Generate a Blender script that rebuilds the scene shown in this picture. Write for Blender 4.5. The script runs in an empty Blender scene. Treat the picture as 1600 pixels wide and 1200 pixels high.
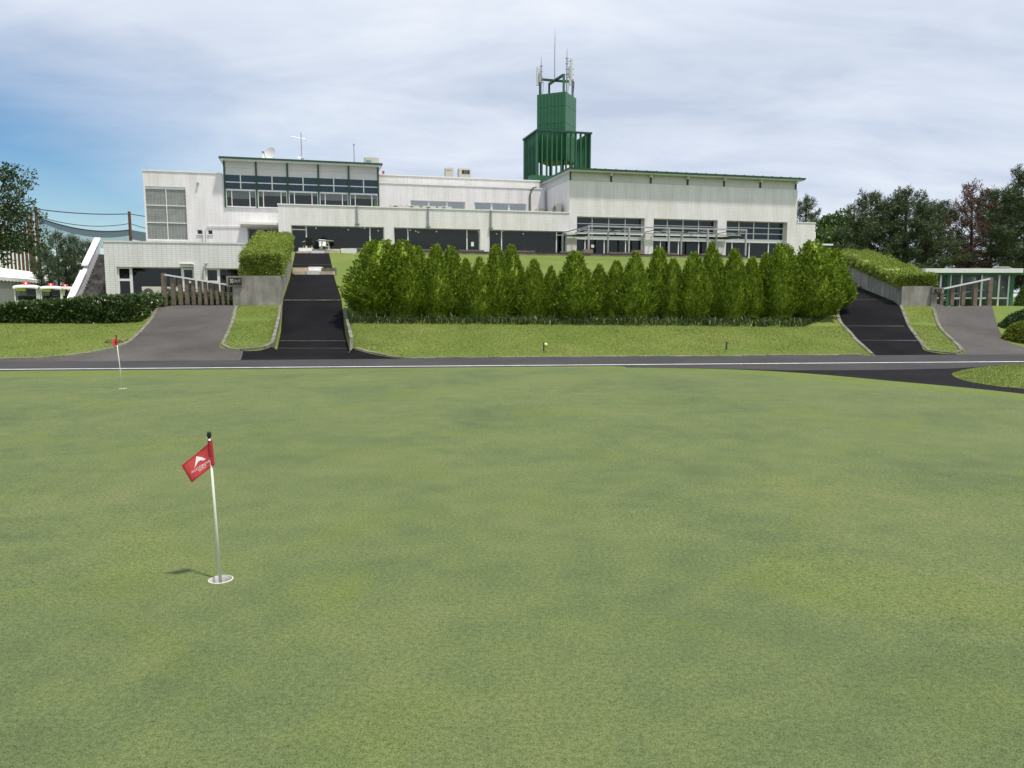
import bpy, bmesh, math, random
import numpy as np
from mathutils import Vector, Matrix
from mathutils.geometry import delaunay_2d_cdt
R = math.radians
rng = np.random.default_rng(7)
random.seed(7)
sc = bpy.context.scene
col = sc.collection

# ------------------------------------------------------------------ camera
cd = bpy.data.cameras.new('camera'); cam = bpy.data.objects.new('camera', cd); col.objects.link(cam)
cd.sensor_width = 36; cd.lens = 27.0; cd.clip_start = 0.05; cd.clip_end = 6000
cam.location = (0, 0, 1.4); cam.rotation_euler = (R(90 - 6.5), 0, 0)
sc.camera = cam

# ------------------------------------------------------------------ sky and sun
SUN = Vector((0.17, -0.12, 0.57)).normalized()
world = bpy.data.worlds.new('World'); sc.world = world; world.use_nodes = True
nt = world.node_tree; nt.nodes.clear()
def wn(t, **kw):
    n = nt.nodes.new(t)
    for k, v in kw.items(): setattr(n, k, v)
    return n
def wl(a, b): nt.links.new(a, b)
wout = wn('ShaderNodeOutputWorld'); wbg = wn('ShaderNodeBackground'); wbg.inputs['Strength'].default_value = 0.1
wl(wbg.outputs[0], wout.inputs[0])
sky = wn('ShaderNodeTexSky', sky_type='NISHITA'); sky.sun_disc = False
sky.sun_elevation = math.asin(SUN.z); sky.sun_rotation = math.atan2(SUN.x, SUN.y)
sky.air_density = 1.0; sky.dust_density = 0.1; sky.ozone_density = 2.0
tc = wn('ShaderNodeTexCoord')
sep = wn('ShaderNodeSeparateXYZ'); wl(tc.outputs['Generated'], sep.inputs[0])
def wm(op, a, b=None, c=None, clamp=False):
    n = wn('ShaderNodeMath', operation=op); n.use_clamp = clamp
    for i, v in enumerate((a, b, c)):
        if v is None: continue
        if isinstance(v, (int, float)): n.inputs[i].default_value = v
        else: wl(v, n.inputs[i])
    return n.outputs[0]
zc = wm('MAXIMUM', sep.outputs[2], 0.0)
den = wm('ADD', zc, 0.16)
cx = wm('DIVIDE', sep.outputs[0], den); cy = wm('DIVIDE', sep.outputs[1], den)
comb = wn('ShaderNodeCombineXYZ'); wl(cx, comb.inputs[0]); wl(cy, comb.inputs[1])
mapn = wn('ShaderNodeMapping'); wl(comb.outputs[0], mapn.inputs[0])
mapn.inputs['Rotation'].default_value = (0, 0, R(-24)); mapn.inputs['Scale'].default_value = (0.6, 1.0, 1); mapn.inputs['Location'].default_value = (2.3, 0.7, 0.4)
def wnoise(vec, scale, detail, rough, dist=0.0):
    n = wn('ShaderNodeTexNoise'); n.inputs['Scale'].default_value = scale; n.inputs['Detail'].default_value = detail
    n.inputs['Roughness'].default_value = rough; n.inputs['Distortion'].default_value = dist; wl(vec, n.inputs['Vector']); return n.outputs['Fac']
n1 = wnoise(mapn.outputs[0], 0.75, 9, 0.58, 0.35)
n2 = wnoise(mapn.outputs[0], 1.9, 8, 0.60, 0.6)
n3 = wnoise(mapn.outputs[0], 0.33, 3, 0.5)
# thin cover everywhere, opening towards the low sky in the west (left)
gap = wm('MULTIPLY', wm('MULTIPLY_ADD', sep.outputs[0], -2.2, -0.32, clamp=True), wm('MULTIPLY_ADD', zc, -3.6, 1.15, clamp=True))
cov = wm('ADD', wm('MULTIPLY', n1, 0.55), wm('ADD', wm('MULTIPLY', n3, 0.55), 0.50))
cov = wm('SUBTRACT', cov, wm('MULTIPLY', gap, 1.7))
ramp = wn('ShaderNodeValToRGB'); wl(cov, ramp.inputs[0])
ramp.color_ramp.elements[0].position = 0.25; ramp.color_ramp.elements[0].color = (0.10, 0.10, 0.10, 1)
ramp.color_ramp.elements[1].position = 1.02; ramp.color_ramp.elements[1].color = (1, 1, 1, 1)
# cloud tone: pale with grey undersides
tone = wm('ADD', wm('MULTIPLY', n2, 0.6), wm('MULTIPLY', n1, 0.6))
cr = wn('ShaderNodeValToRGB'); wl(tone, cr.inputs[0])
cr.color_ramp.elements[0].position = 0.40; cr.color_ramp.elements[0].color = (4.0, 4.6, 5.7, 1)
cr.color_ramp.elements[1].position = 0.82; cr.color_ramp.elements[1].color = (6.9, 7.2, 7.6, 1)
e = cr.color_ramp.elements.new(0.58); e.color = (5.3, 5.8, 6.7, 1)
mx = wn('ShaderNodeMix', data_type='RGBA'); wl(ramp.outputs[0], mx.inputs[0]); hs = wn('ShaderNodeHueSaturation'); hs.inputs['Saturation'].default_value = 1.45; hs.inputs['Value'].default_value = 0.80; wl(sky.outputs[0], hs.inputs['Color']); wl(hs.outputs[0], mx.inputs[6]); wl(cr.outputs[0], mx.inputs[7])
wl(mx.outputs[2], wbg.inputs['Color'])

sd = bpy.data.lights.new('sun', 'SUN'); sun = bpy.data.objects.new('sun', sd); col.objects.link(sun)
sd.energy = 3.3; sd.angle = R(3.0); sd.color = (1.0, 0.94, 0.85)
sun.rotation_euler = SUN.to_track_quat('Z', 'Y').to_euler(); sun.location = (10, -5, 40)

vs = sc.view_settings; vs.view_transform = 'Standard'; vs.look = 'None'; vs.gamma = 1; vs.exposure = 0.45; vs.use_curve_mapping = False
sc.render.engine = 'CYCLES'
cy_ = sc.cycles; cy_.use_denoising = True; cy_.max_bounces = 8; cy_.transparent_max_bounces = 24; cy_.diffuse_bounces = 3; cy_.glossy_bounces = 3
cy_.sample_clamp_indirect = 6; cy_.caustics_reflective = False; cy_.caustics_refractive = False

# ------------------------------------------------------------------ materials
MT = {}
def newmat(name):
    m = bpy.data.materials.new(name); m.use_nodes = True; m.node_tree.nodes.clear(); MT[name] = m
    return m, m.node_tree
class NB:
    """small node-building helper"""
    def __init__(s, tree): s.t = tree
    def n(s, ty, ins=None, **kw):
        n = s.t.nodes.new(ty)
        for k, v in kw.items(): setattr(n, k, v)
        for k, v in (ins or {}).items():
            if hasattr(v, 'links') and not isinstance(v, (int, float)): s.t.links.new(v, n.inputs[k])
            else: n.inputs[k].default_value = v
        return n
    def noise(s, vec, scale, detail=4, rough=0.55, dist=0.0):
        return s.n('ShaderNodeTexNoise', {'Vector': vec, 'Scale': scale, 'Detail': detail, 'Roughness': rough, 'Distortion': dist}).outputs['Fac']
    def ramp(s, fac, stops):
        r = s.n('ShaderNodeValToRGB', {'Fac': fac}); el = r.color_ramp.elements
        while len(el) < len(stops): el.new(0.5)
        for e_, (p, c) in zip(el, stops):
            e_.position = p; e_.color = (*c, 1) if len(c) == 3 else c
        return r.outputs[0]
    def mix(s, fac, a, b, mode='MIX'):
        n = s.n('ShaderNodeMix', data_type='RGBA', blend_type=mode)
        for i, v in ((0, fac), (6, a), (7, b)):
            if hasattr(v, 'links') and not isinstance(v, (int, float, tuple)): s.t.links.new(v, n.inputs[i])
            else: n.inputs[i].default_value = (*v, 1) if isinstance(v, tuple) and len(v) == 3 else v
        return n.outputs[2]
    def math(s, op, a, b=0.0):
        n = s.n('ShaderNodeMath', operation=op)
        for i, v in enumerate((a, b)):
            if isinstance(v, (int, float)): n.inputs[i].default_value = v
            else: s.t.links.new(v, n.inputs[i])
        return n.outputs[0]
    def pos(s): return s.n('ShaderNodeNewGeometry').outputs['Position']
    def objc(s): return s.n('ShaderNodeTexCoord').outputs['Object']
    def bump(s, h, strength, dist): return s.n('ShaderNodeBump', {'Height': h, 'Strength': strength, 'Distance': dist}).outputs[0]
    def out(s, sh): s.n('ShaderNodeOutputMaterial', {'Surface': sh})
    def prin(s, **kw):
        ins = {k.replace('_', ' '): v for k, v in kw.items()}
        return s.n('ShaderNodeBsdfPrincipled', ins).outputs[0]

def plain(name, c, rough=0.6, metal=0.0, var=0.10, scale=3.0, bump=0.0, bscale=40.0, spec=0.4):
    """solid colour with slight dirt variation and optional fine relief"""
    m, t = newmat(name); b = NB(t); p = b.objc()
    f = b.noise(p, scale, 6, 0.6)
    lo = tuple(v * (1 - var * 1.6) for v in c); hi = tuple(min(1, v * (1 + var)) for v in c)
    colr = b.ramp(f, [(0.3, lo), (0.7, hi)])
    kw = dict(Base_Color=colr, Roughness=rough, Metallic=metal)
    kw['Specular_IOR_Level'] = spec
    if bump: kw['Normal'] = b.bump(b.noise(p, bscale, 5, 0.6), bump, 0.01)
    b.out(b.prin(**kw)); return m

def foliage(name, stops, trans=0.25, rough=0.55, nscale=0.9, spec=0.3, nmix=0.35):
    m, t = newmat(name); b = NB(t)
    g = b.n('ShaderNodeNewGeometry')
    f = b.noise(b.objc(), nscale, 3, 0.5)
    v = b.math('ADD', b.math('MULTIPLY', g.outputs['Random Per Island'], 1 - nmix), b.math('MULTIPLY', f, nmix))
    c = b.ramp(v, stops)
    p = b.prin(Base_Color=c, Roughness=rough, Specular_IOR_Level=spec)
    tr = b.n('ShaderNodeBsdfTranslucent', {'Color': c}).outputs[0]
    b.out(b.n('ShaderNodeMixShader', {0: trans, 1: p, 2: tr}).outputs[0]); return m

def turf(name, stops, patch=0.35, fine=160.0, yellow=(0.22, 0.22, 0.06), bstr=0.5, pscale=0.55, speck=0.5):
    m, t = newmat(name); b = NB(t); p = b.pos()
    big = b.noise(p, pscale, 5, 0.62, 0.4)
    mid = b.noise(p, pscale * 6, 5, 0.6)
    fn = b.noise(p, fine, 3, 0.75)
    fn2 = b.noise(p, fine * 0.28, 4, 0.7)
    v = b.math('ADD', b.math('MULTIPLY', big, 0.62), b.math('MULTIPLY', mid, 0.38))
    c = b.ramp(v, stops)
    c = b.mix(b.math('MULTIPLY', b.ramp(b.noise(p, pscale * 1.4, 4, 0.55, 0.8), [(0.52, (0, 0, 0)), (0.75, (1, 1, 1))]), patch), c, yellow)
    s = b.math('ADD', b.math('MULTIPLY', fn, 0.66), b.math('MULTIPLY', fn2, 0.34))
    k = b.ramp(s, [(0.30, (1 - speck,) * 3), (0.50, (1, 1, 1)), (0.72, (1 + speck * 0.75,) * 3)])
    c = b.mix(1.0, c, k, 'MULTIPLY')
    b.out(b.prin(Base_Color=c, Roughness=0.85, Specular_IOR_Level=0.15, Normal=b.bump(s, bstr, 0.006))); return m

turf('putting_turf', [(0.34, (0.084, 0.112, 0.046)), (0.45, (0.102, 0.134, 0.052)), (0.55, (0.120, 0.151, 0.056)), (0.66, (0.142, 0.158, 0.066))], 0.45, 170.0, (0.130, 0.168, 0.028), 0.9, 0.62, 1.25)
turf('collar_turf', [(0.3, (0.095, 0.135, 0.032)), (0.7, (0.140, 0.175, 0.045))], 0.3, 60.0, (0.19, 0.22, 0.06), 0.6, 0.5, 0.5)
turf('lawn_turf', [(0.3, (0.095, 0.138, 0.026)), (0.5, (0.122, 0.164, 0.032)), (0.7, (0.152, 0.182, 0.042))], 0.40, 40.0, (0.19, 0.20, 0.070), 0.5, 0.45, 0.35)

def asphalt(name, lo, hi, pscale, agg):
    m, t = newmat(name); b = NB(t); p = b.pos()
    v = b.noise(p, pscale, 6, 0.6, 0.3)
    c = b.ramp(v, [(0.3, lo), (0.7, hi)])
    g = b.noise(p, 95.0, 3, 0.7)
    c = b.mix(1.0, c, b.ramp(g, [(0.32, (1 - agg,) * 3), (0.5, (1, 1, 1)), (0.68, (1 + 1.5 * agg,) * 3)]), 'MULTIPLY')
    b.out(b.prin(Base_Color=c, Roughness=0.95, Specular_IOR_Level=0.08, Normal=b.bump(g, 0.6, 0.006))); return m
asphalt('path_asphalt', (0.046, 0.045, 0.047), (0.066, 0.065, 0.067), 0.6, 0.25)
asphalt('drive_asphalt', (0.062, 0.058, 0.055), (0.100, 0.094, 0.090), 0.5, 0.55)
asphalt('black_asphalt', (0.009, 0.009, 0.010), (0.018, 0.017, 0.018), 0.7, 0.35)
asphalt('rubber_mat', (0.005, 0.005, 0.006), (0.011, 0.0105, 0.012), 0.9, 0.35)

def tile_mat(name, c1, c2, mortar, w, h, stain=0.10):
    m, t = newmat(name); b = NB(t); p = b.objc()
    sp = b.n('ShaderNodeSeparateXYZ', {0: p})
    cb = b.n('ShaderNodeCombineXYZ', {0: b.math('ADD', sp.outputs[0], sp.outputs[1]), 1: sp.outputs[2]}).outputs[0]
    br = b.n('ShaderNodeTexBrick', {'Vector': cb, 'Color1': (*c1, 1), 'Color2': (*c2, 1), 'Mortar': (*mortar, 1), 'Scale': 1.0, 'Mortar Size': 0.010, 'Mortar Smooth': 0.2, 'Bias': 0.0, 'Brick Width': w, 'Row Height': h}, offset=0.0)
    st = b.noise(b.n('ShaderNodeMapping', {0: p, 'Scale': (1.2, 1.2, 0.22)}).outputs[0], 1.6, 6, 0.62)
    c = b.mix(1.0, br.outputs[0], b.ramp(st, [(0.32, (1 - stain, 1 - stain * 1.1, 1 - stain * 1.35)), (0.60, (1, 1, 1))]), 'MULTIPLY')
    b.out(b.prin(Base_Color=c, Roughness=0.35, Specular_IOR_Level=0.4, Normal=b.bump(br.outputs[1], -0.4, 0.004))); return m
tile_mat('white_tile', (0.785, 0.765, 0.765), (0.82, 0.80, 0.80), (0.69, 0.672, 0.672), 0.235, 0.095, 0.15)
tile_mat('annex_tile', (0.72, 0.71, 0.725), (0.765, 0.755, 0.77), (0.52, 0.52, 0.535), 0.235, 0.11, 0.10)

def concrete(name, lo, hi, streak=0.5):
    m, t = newmat(name); b = NB(t); p = b.pos()
    f = b.noise(p, 2.2, 7, 0.65)
    c = b.ramp(f, [(0.3, lo), (0.7, hi)])
    s = b.noise(b.n('ShaderNodeMapping', {0: p, 'Scale': (2.4, 2.4, 0.45)}).outputs[0], 1.3, 6, 0.65)
    c = b.mix(streak, c, b.ramp(s, [(0.36, (0.16, 0.15, 0.13)), (0.62, (1, 1, 1))]), 'MULTIPLY')
    b.out(b.prin(Base_Color=c, Roughness=0.9, Specular_IOR_Level=0.2, Normal=b.bump(b.noise(p, 45, 5, 0.6), 0.4, 0.01))); return m
concrete('old_concrete', (0.26, 0.25, 0.22), (0.42, 0.40, 0.36), 0.5)
concrete('kerb_stone', (0.125, 0.125, 0.098), (0.26, 0.25, 0.21), 0.35)
concrete('dark_concrete', (0.045, 0.044, 0.042), (0.22, 0.215, 0.205), 0.6)
plain('white_paint', (0.78, 0.78, 0.76), 0.45, var=0.06)
plain('line_paint', (0.76, 0.76, 0.75), 0.7, var=0.15, scale=5)
plain('white_frame', (0.72, 0.73, 0.73), 0.35, var=0.04)
plain('panel_white', (0.62, 0.62, 0.62), 0.5, var=0.05, scale=0.8)
plain('grey_metal', (0.42, 0.42, 0.43), 0.4, 0.3, var=0.08)
plain('galvanised', (0.36, 0.37, 0.39), 0.4, 0.7, var=0.12)
plain('dark_metal', (0.045, 0.045, 0.05), 0.45, 0.3)
plain('green_paint', (0.030, 0.135, 0.060), 0.42, var=0.14, scale=0.9)
plain('green_panel', (0.040, 0.155, 0.075), 0.38, var=0.12, scale=0.7)
plain('green_dark', (0.016, 0.075, 0.036), 0.45, var=0.12)
plain('green_trim', (0.018, 0.075, 0.034), 0.4, var=0.1)
plain('teal_panel', (0.010, 0.042, 0.060), 0.12, var=0.15, scale=0.6, spec=0.5)
plain('blue_panel', (0.006, 0.020, 0.032), 0.10, var=0.15, scale=0.6, spec=0.5)
plain('brown_timber', (0.185, 0.150, 0.112), 0.8, var=0.25, scale=6, bump=0.4)
plain('dark_timber', (0.06, 0.042, 0.032), 0.85, var=0.3, scale=6, bump=0.4)
plain('pale_board', (0.58, 0.50, 0.38), 0.7, var=0.15)
plain('rust_pole', (0.135, 0.060, 0.038), 0.8, var=0.3, scale=2)
plain('bark', (0.075, 0.058, 0.046), 0.95, var=0.35, scale=4, bump=0.7, bscale=18)
plain('pine_bark', (0.050, 0.038, 0.032), 0.95, var=0.4, scale=3, bump=0.7, bscale=12)
plain('soil', (0.045, 0.034, 0.024), 1.0, var=0.3, scale=6, bump=0.6)
plain('tent_wall', (0.26, 0.255, 0.25), 0.7, var=0.06, scale=0.4)
plain('tent_roof', (0.80, 0.80, 0.80), 0.6, var=0.05, scale=0.4)
plain('red_brick', (0.30, 0.085, 0.045), 0.85, var=0.2, scale=5)
plain('brick_pier', (0.26, 0.18, 0.14), 0.85, var=0.2, scale=5)
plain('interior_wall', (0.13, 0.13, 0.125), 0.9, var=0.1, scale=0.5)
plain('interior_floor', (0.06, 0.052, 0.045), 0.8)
plain('black_plastic', (0.012, 0.012, 0.013), 0.4)
plain('white_plastic', (0.75, 0.76, 0.74), 0.4, var=0.05)
plain('cream_box', (0.62, 0.59, 0.50), 0.5, var=0.07)
foliage('flag_red', [(0.1, (0.66, 0.085, 0.090)), (0.9, (0.74, 0.115, 0.12))], 0.35, 0.8, 30, 0.2, 0.9)
plain('flag_hem', (0.40, 0.030, 0.036), 0.75, var=0.1, scale=30)
plain('flag_white', (0.80, 0.78, 0.78), 0.7, var=0.03)
plain('flag_pole', (0.72, 0.74, 0.64), 0.35, var=0.05, scale=8)
plain('cup_white', (0.66, 0.65, 0.60), 0.5, var=0.08, scale=20)
plain('stake_blue', (0.018, 0.035, 0.07), 0.6)
plain('ball_yellow', (0.75, 0.72, 0.28), 0.4)
plain('cart_white', (0.78, 0.78, 0.77), 0.25, var=0.04)
plain('cart_red', (0.62, 0.035, 0.04), 0.5)
plain('cart_yellow', (0.62, 0.60, 0.05), 0.5)
plain('blind', (0.80, 0.80, 0.78), 0.8, var=0.05)
plain('green_blind', (0.24, 0.27, 0.235), 0.7, var=0.2, scale=1.2)
plain('paper', (0.75, 0.77, 0.76), 0.7, var=0.03)
plain('sign_plate', (0.032, 0.022, 0.020), 0.6)
plain('sign_text', (0.55, 0.53, 0.48), 0.7)
plain('awning_green', (0.010, 0.028, 0.018), 0.8)
plain('block_grout', (0.60, 0.60, 0.56), 0.7, var=0.12, scale=1.5)
plain('glass_block', (0.245, 0.262, 0.235), 0.18, var=0.16, scale=1.8, spec=0.6)
plain('straw', (0.35, 0.30, 0.16), 0.9, var=0.2)

def glass(name, tint, refl):
    m, t = newmat(name); b = NB(t)
    fr = b.n('ShaderNodeFresnel', {'IOR': 1.5}).outputs[0]
    tr = b.n('ShaderNodeBsdfTransparent', {'Color': (*tint, 1)}).outputs[0]
    gl = b.n('ShaderNodeBsdfGlossy', {'Color': (0.86, 0.90, 0.86, 1), 'Roughness': 0.02}).outputs[0]
    b.out(b.n('ShaderNodeMixShader', {0: b.math('ADD', fr, refl), 1: tr, 2: gl}).outputs[0]); return m
glass('dark_glass', (0.40, 0.43, 0.41), 0.0)
glass('wing_glass', (0.80, 0.82, 0.80), 0.0)
glass('clear_glass', (0.58, 0.62, 0.60), -0.02)
glass('sky_glass', (0.45, 0.5, 0.52), 0.30)
def net_mat(name, c, a):
    m, t = newmat(name); b = NB(t)
    tr = b.n('ShaderNodeBsdfTransparent').outputs[0]
    d = b.n('ShaderNodeBsdfDiffuse', {'Color': (*c, 1)}).outputs[0]
    b.out(b.n('ShaderNodeMixShader', {0: a, 1: tr, 2: d}).outputs[0])
net_mat('golf_net', (0.03, 0.04, 0.055), 0.38)
net_mat('golf_net_roll', (0.03, 0.035, 0.05), 0.78)
def lamp_mat(name, c, s):
    m, t = newmat(name); b = NB(t); b.out(b.n('ShaderNodeEmission', {'Color': (*c, 1), 'Strength': s}).outputs[0])
lamp_mat('downlight', (1, 0.95, 0.85), 1.6)

foliage('thuja_leaf', [(0.12, (0.052, 0.100, 0.010)), (0.5, (0.165, 0.258, 0.020)), (0.85, (0.320, 0.415, 0.036))], 0.22, 0.6, 5.0, 0.3, 0.35)
foliage('planter_leaf', [(0.12, (0.105, 0.165, 0.024)), (0.5, (0.205, 0.275, 0.040)), (0.85, (0.320, 0.370, 0.075))], 0.22, 0.6, 1.2)
foliage('laurel_leaf', [(0.15, (0.030, 0.060, 0.016)), (0.55, (0.064, 0.110, 0.025)), (0.88, (0.120, 0.175, 0.045))], 0.18, 0.35, 1.0, 0.5)
foliage('pine_needle', [(0.15, (0.030, 0.054, 0.022)), (0.5, (0.062, 0.095, 0.034)), (0.88, (0.115, 0.145, 0.052))], 0.12, 0.6, 0.5)
foliage('range_pine_needle', [(0.15, (0.030, 0.055, 0.025)), (0.5, (0.050, 0.082, 0.036)), (0.88, (0.080, 0.115, 0.05))], 0.15, 0.6, 0.5)
foliage('dead_needle', [(0.15, (0.085, 0.046, 0.036)), (0.55, (0.140, 0.082, 0.060)), (0.9, (0.200, 0.130, 0.095))], 0.12, 0.8, 0.7)
foliage('broad_leaf', [(0.15, (0.030, 0.062, 0.014)), (0.5, (0.068, 0.115, 0.022)), (0.88, (0.140, 0.190, 0.040))], 0.22, 0.45, 0.8, 0.4)
foliage('dark_leaf', [(0.15, (0.016, 0.034, 0.010)), (0.5, (0.034, 0.062, 0.014)), (0.88, (0.085, 0.120, 0.026))], 0.2, 0.45, 0.8, 0.4)
foliage('bright_leaf', [(0.15, (0.035, 0.080, 0.014)), (0.5, (0.075, 0.140, 0.024)), (0.88, (0.130, 0.200, 0.040))], 0.25, 0.5, 0.8)
foliage('clipped_leaf', [(0.15, (0.020, 0.046, 0.014)), (0.5, (0.040, 0.078, 0.020)), (0.88, (0.078, 0.125, 0.030))], 0.18, 0.5, 1.2)
foliage('gold_leaf', [(0.15, (0.080, 0.120, 0.014)), (0.5, (0.160, 0.200, 0.020)), (0.88, (0.260, 0.290, 0.035))], 0.2, 0.5, 1.2)
foliage('grass_blade', [(0.1, (0.150, 0.205, 0.038)), (0.5, (0.190, 0.238, 0.050)), (0.92, (0.250, 0.270, 0.085))], 0.4, 0.7, 0.7)
foliage('strap_leaf', [(0.1, (0.030, 0.060, 0.016)), (0.55, (0.075, 0.120, 0.036)), (0.92, (0.230, 0.260, 0.140))], 0.2, 0.45, 1.0)

# ------------------------------------------------------------------ object helpers
def tag(o, label=None, cat=None, group=None, kind=None):
    if label: o['label'] = label
    if cat: o['category'] = cat
    if group: o['group'] = group
    if kind: o['kind'] = kind
    return o
def empty(name, loc=(0, 0, 0), rz=0.0):
    o = bpy.data.objects.new(name, None); col.objects.link(o); o.location = loc; o.rotation_euler = (0, 0, rz); o.empty_display_size = 0.3
    return o
def link(name, me, mat=None, parent=None, loc=None, rot=None, scl=None):
    if mat and not me.materials: me.materials.append(MT[mat])
    o = bpy.data.objects.new(name, me); col.objects.link(o)
    if parent: o.parent = parent
    if loc is not None: o.location = loc
    if rot is not None: o.rotation_euler = rot
    if scl is not None: o.scale = scl
    return o
def copy_tree(o, parent=None):
    c = o.copy(); col.objects.link(c)
    if parent: c.parent = parent
    for ch in list(o.children): copy_tree(ch, c)
    return c
class MB:
    """collects boxes, tubes and faces; build() links them as one mesh object"""
    def __init__(s): s.v = []; s.f = []
    def add(s, vs_, fs):
        k = len(s.v); s.v += [tuple(map(float, p)) for p in vs_]; s.f += [tuple(i + k for i in f) for f in fs]; return s
    def box(s, x0, x1, y0, y1, z0, z1):
        return s.add([(x0, y0, z0), (x1, y0, z0), (x1, y1, z0), (x0, y1, z0), (x0, y0, z1), (x1, y0, z1), (x1, y1, z1), (x0, y1, z1)],
                     [(0, 3, 2, 1), (4, 5, 6, 7), (0, 1, 5, 4), (1, 2, 6, 5), (2, 3, 7, 6), (3, 0, 4, 7)])
    def hexa(s, b4, t4):
        return s.add(list(b4) + list(t4), [(0, 3, 2, 1), (4, 5, 6, 7), (0, 1, 5, 4), (1, 2, 6, 5), (2, 3, 7, 6), (3, 0, 4, 7)])
    def bar(s, a, b, w, h=None):
        """square-section bar between two points"""
        a = Vector(a); b = Vector(b); h = h or w; d = (b - a).normalized()
        up = Vector((0, 0, 1)) if abs(d.z) < 0.95 else Vector((0, 1, 0))
        x = d.cross(up).normalized() * (w / 2); y = x.cross(d).normalized() * (h / 2)
        return s.hexa([a - x - y, a + x - y, a + x + y, a - x + y], [b - x - y, b + x - y, b + x + y, b - x + y])
    def tube(s, pts, r, n=8, cap=True):
        pts = [Vector(p) for p in pts]; rs = r if isinstance(r, (list, tuple)) else [r] * len(pts); rings = []; vs_ = []; fs = []
        for i, p in enumerate(pts):
            d = (pts[min(i + 1, len(pts) - 1)] - pts[max(i - 1, 0)]).normalized()
            up = Vector((0, 0, 1)) if abs(d.z) < 0.9 else Vector((1, 0, 0))
            x = d.cross(up).normalized(); y = x.cross(d)
            for k in range(n):
                a = 2 * math.pi * k / n; vs_.append(p + (x * math.cos(a) + y * math.sin(a)) * rs[i])
        for i in range(len(pts) - 1):
            for k in range(n): fs.append((i * n + k, i * n + (k + 1) % n, (i + 1) * n + (k + 1) % n, (i + 1) * n + k))
        if cap: fs.append(tuple(range(n))[::-1]); fs.append(tuple((len(pts) - 1) * n + k for k in range(n)))
        return s.add(vs_, fs)
    def lathe(s, prof, n=24, c=(0, 0, 0)):
        vs_ = []; fs = []
        for r_, z in prof:
            for k in range(n):
                a = 2 * math.pi * k / n; vs_.append((c[0] + r_ * math.cos(a), c[1] + r_ * math.sin(a), c[2] + z))
        for i in range(len(prof) - 1):
            for k in range(n): fs.append((i * n + k, i * n + (k + 1) % n, (i + 1) * n + (k + 1) % n, (i + 1) * n + k))
        return s.add(vs_, fs)
    def mesh(s, name, smooth=False):
        me = bpy.data.meshes.new(name); me.from_pydata(s.v, [], s.f); me.validate()
        if smooth: me.polygons.foreach_set('use_smooth', [True] * len(me.polygons))
        me.update(); return me
    def build(s, name, mat, parent=None, smooth=False, **kw):
        return link(name, s.mesh(name, smooth), mat, parent, **kw)
def box(name, mat, parent, *a): return MB().box(*a).build(name, mat, parent)

def wall_mesh(u0, u1, z0, z1, d0, d1, holes):
    """wall slab in the u-z plane, thickness d0..d1, with rectangular openings (u0,u1,z0,z1)"""
    us = sorted({u0, u1, *[h[0] for h in holes], *[h[1] for h in holes]}); us = [u for u in us if u0 <= u <= u1]
    zs = sorted({z0, z1, *[h[2] for h in holes], *[h[3] for h in holes]}); zs = [z for z in zs if z0 <= z <= z1]
    solid = lambda i, j: 0 <= i < len(us) - 1 and 0 <= j < len(zs) - 1 and not any(h[0] - 1e-6 <= us[i] and us[i + 1] <= h[1] + 1e-6 and h[2] - 1e-6 <= zs[j] and zs[j + 1] <= h[3] + 1e-6 for h in holes)
    m = MB()
    for i in range(len(us) - 1):
        for j in range(len(zs) - 1):
            if not solid(i, j): continue
            a, b_, c, d = us[i], us[i + 1], zs[j], zs[j + 1]
            m.add([(a, d0, c), (b_, d0, c), (b_, d0, d), (a, d0, d)], [(0, 1, 2, 3)])
            m.add([(a, d1, c), (b_, d1, c), (b_, d1, d), (a, d1, d)], [(3, 2, 1, 0)])
            if not solid(i - 1, j): m.add([(a, d0, c), (a, d1, c), (a, d1, d), (a, d0, d)], [(3, 2, 1, 0)])
            if not solid(i + 1, j): m.add([(b_, d0, c), (b_, d1, c), (b_, d1, d), (b_, d0, d)], [(0, 1, 2, 3)])
            if not solid(i, j - 1): m.add([(a, d0, c), (b_, d0, c), (b_, d1, c), (a, d1, c)], [(3, 2, 1, 0)])
            if not solid(i, j + 1): m.add([(a, d0, d), (b_, d0, d), (b_, d1, d), (a, d1, d)], [(0, 1, 2, 3)])
    return m

def np_mesh(name, V, F):
    me = bpy.data.meshes.new(name); V = np.asarray(V, dtype=np.float32); F = np.asarray(F, dtype=np.int32); k = F.shape[1]
    me.vertices.add(len(V)); me.vertices.foreach_set('co', V.ravel())
    me.loops.add(F.size); me.loops.foreach_set('vertex_index', F.ravel())
    me.polygons.add(len(F)); me.polygons.foreach_set('loop_start', np.arange(0, F.size, k, dtype=np.int32)); me.polygons.foreach_set('loop_total', np.full(len(F), k, dtype=np.int32))
    me.update(calc_edges=True); return me
def unit(a): return a / np.maximum(np.linalg.norm(a, axis=-1, keepdims=True), 1e-9)
def leaf_verts(P, D, L, W, g=rng):
    """diamond leaves at P along D; returns verts (4N,3) and quads"""
    n = len(P); D = unit(D); S = unit(np.cross(D, g.normal(size=(n, 3))))
    L = np.broadcast_to(np.asarray(L, float).reshape(-1, 1), (n, 1)); W = np.broadcast_to(np.asarray(W, float).reshape(-1, 1), (n, 1))
    V = np.stack([P, P + D * L * 0.5 + S * W * 0.5, P + D * L, P + D * L * 0.5 - S * W * 0.5], 1).reshape(-1, 3)
    return V, np.arange(4 * n).reshape(-1, 4)
def join_np(*parts):
    Vs = []; Fs = []; k = 0
    for V, F in parts: Vs.append(V); Fs.append(F + k); k += len(V)
    return np.concatenate(Vs), np.concatenate(Fs)
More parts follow.
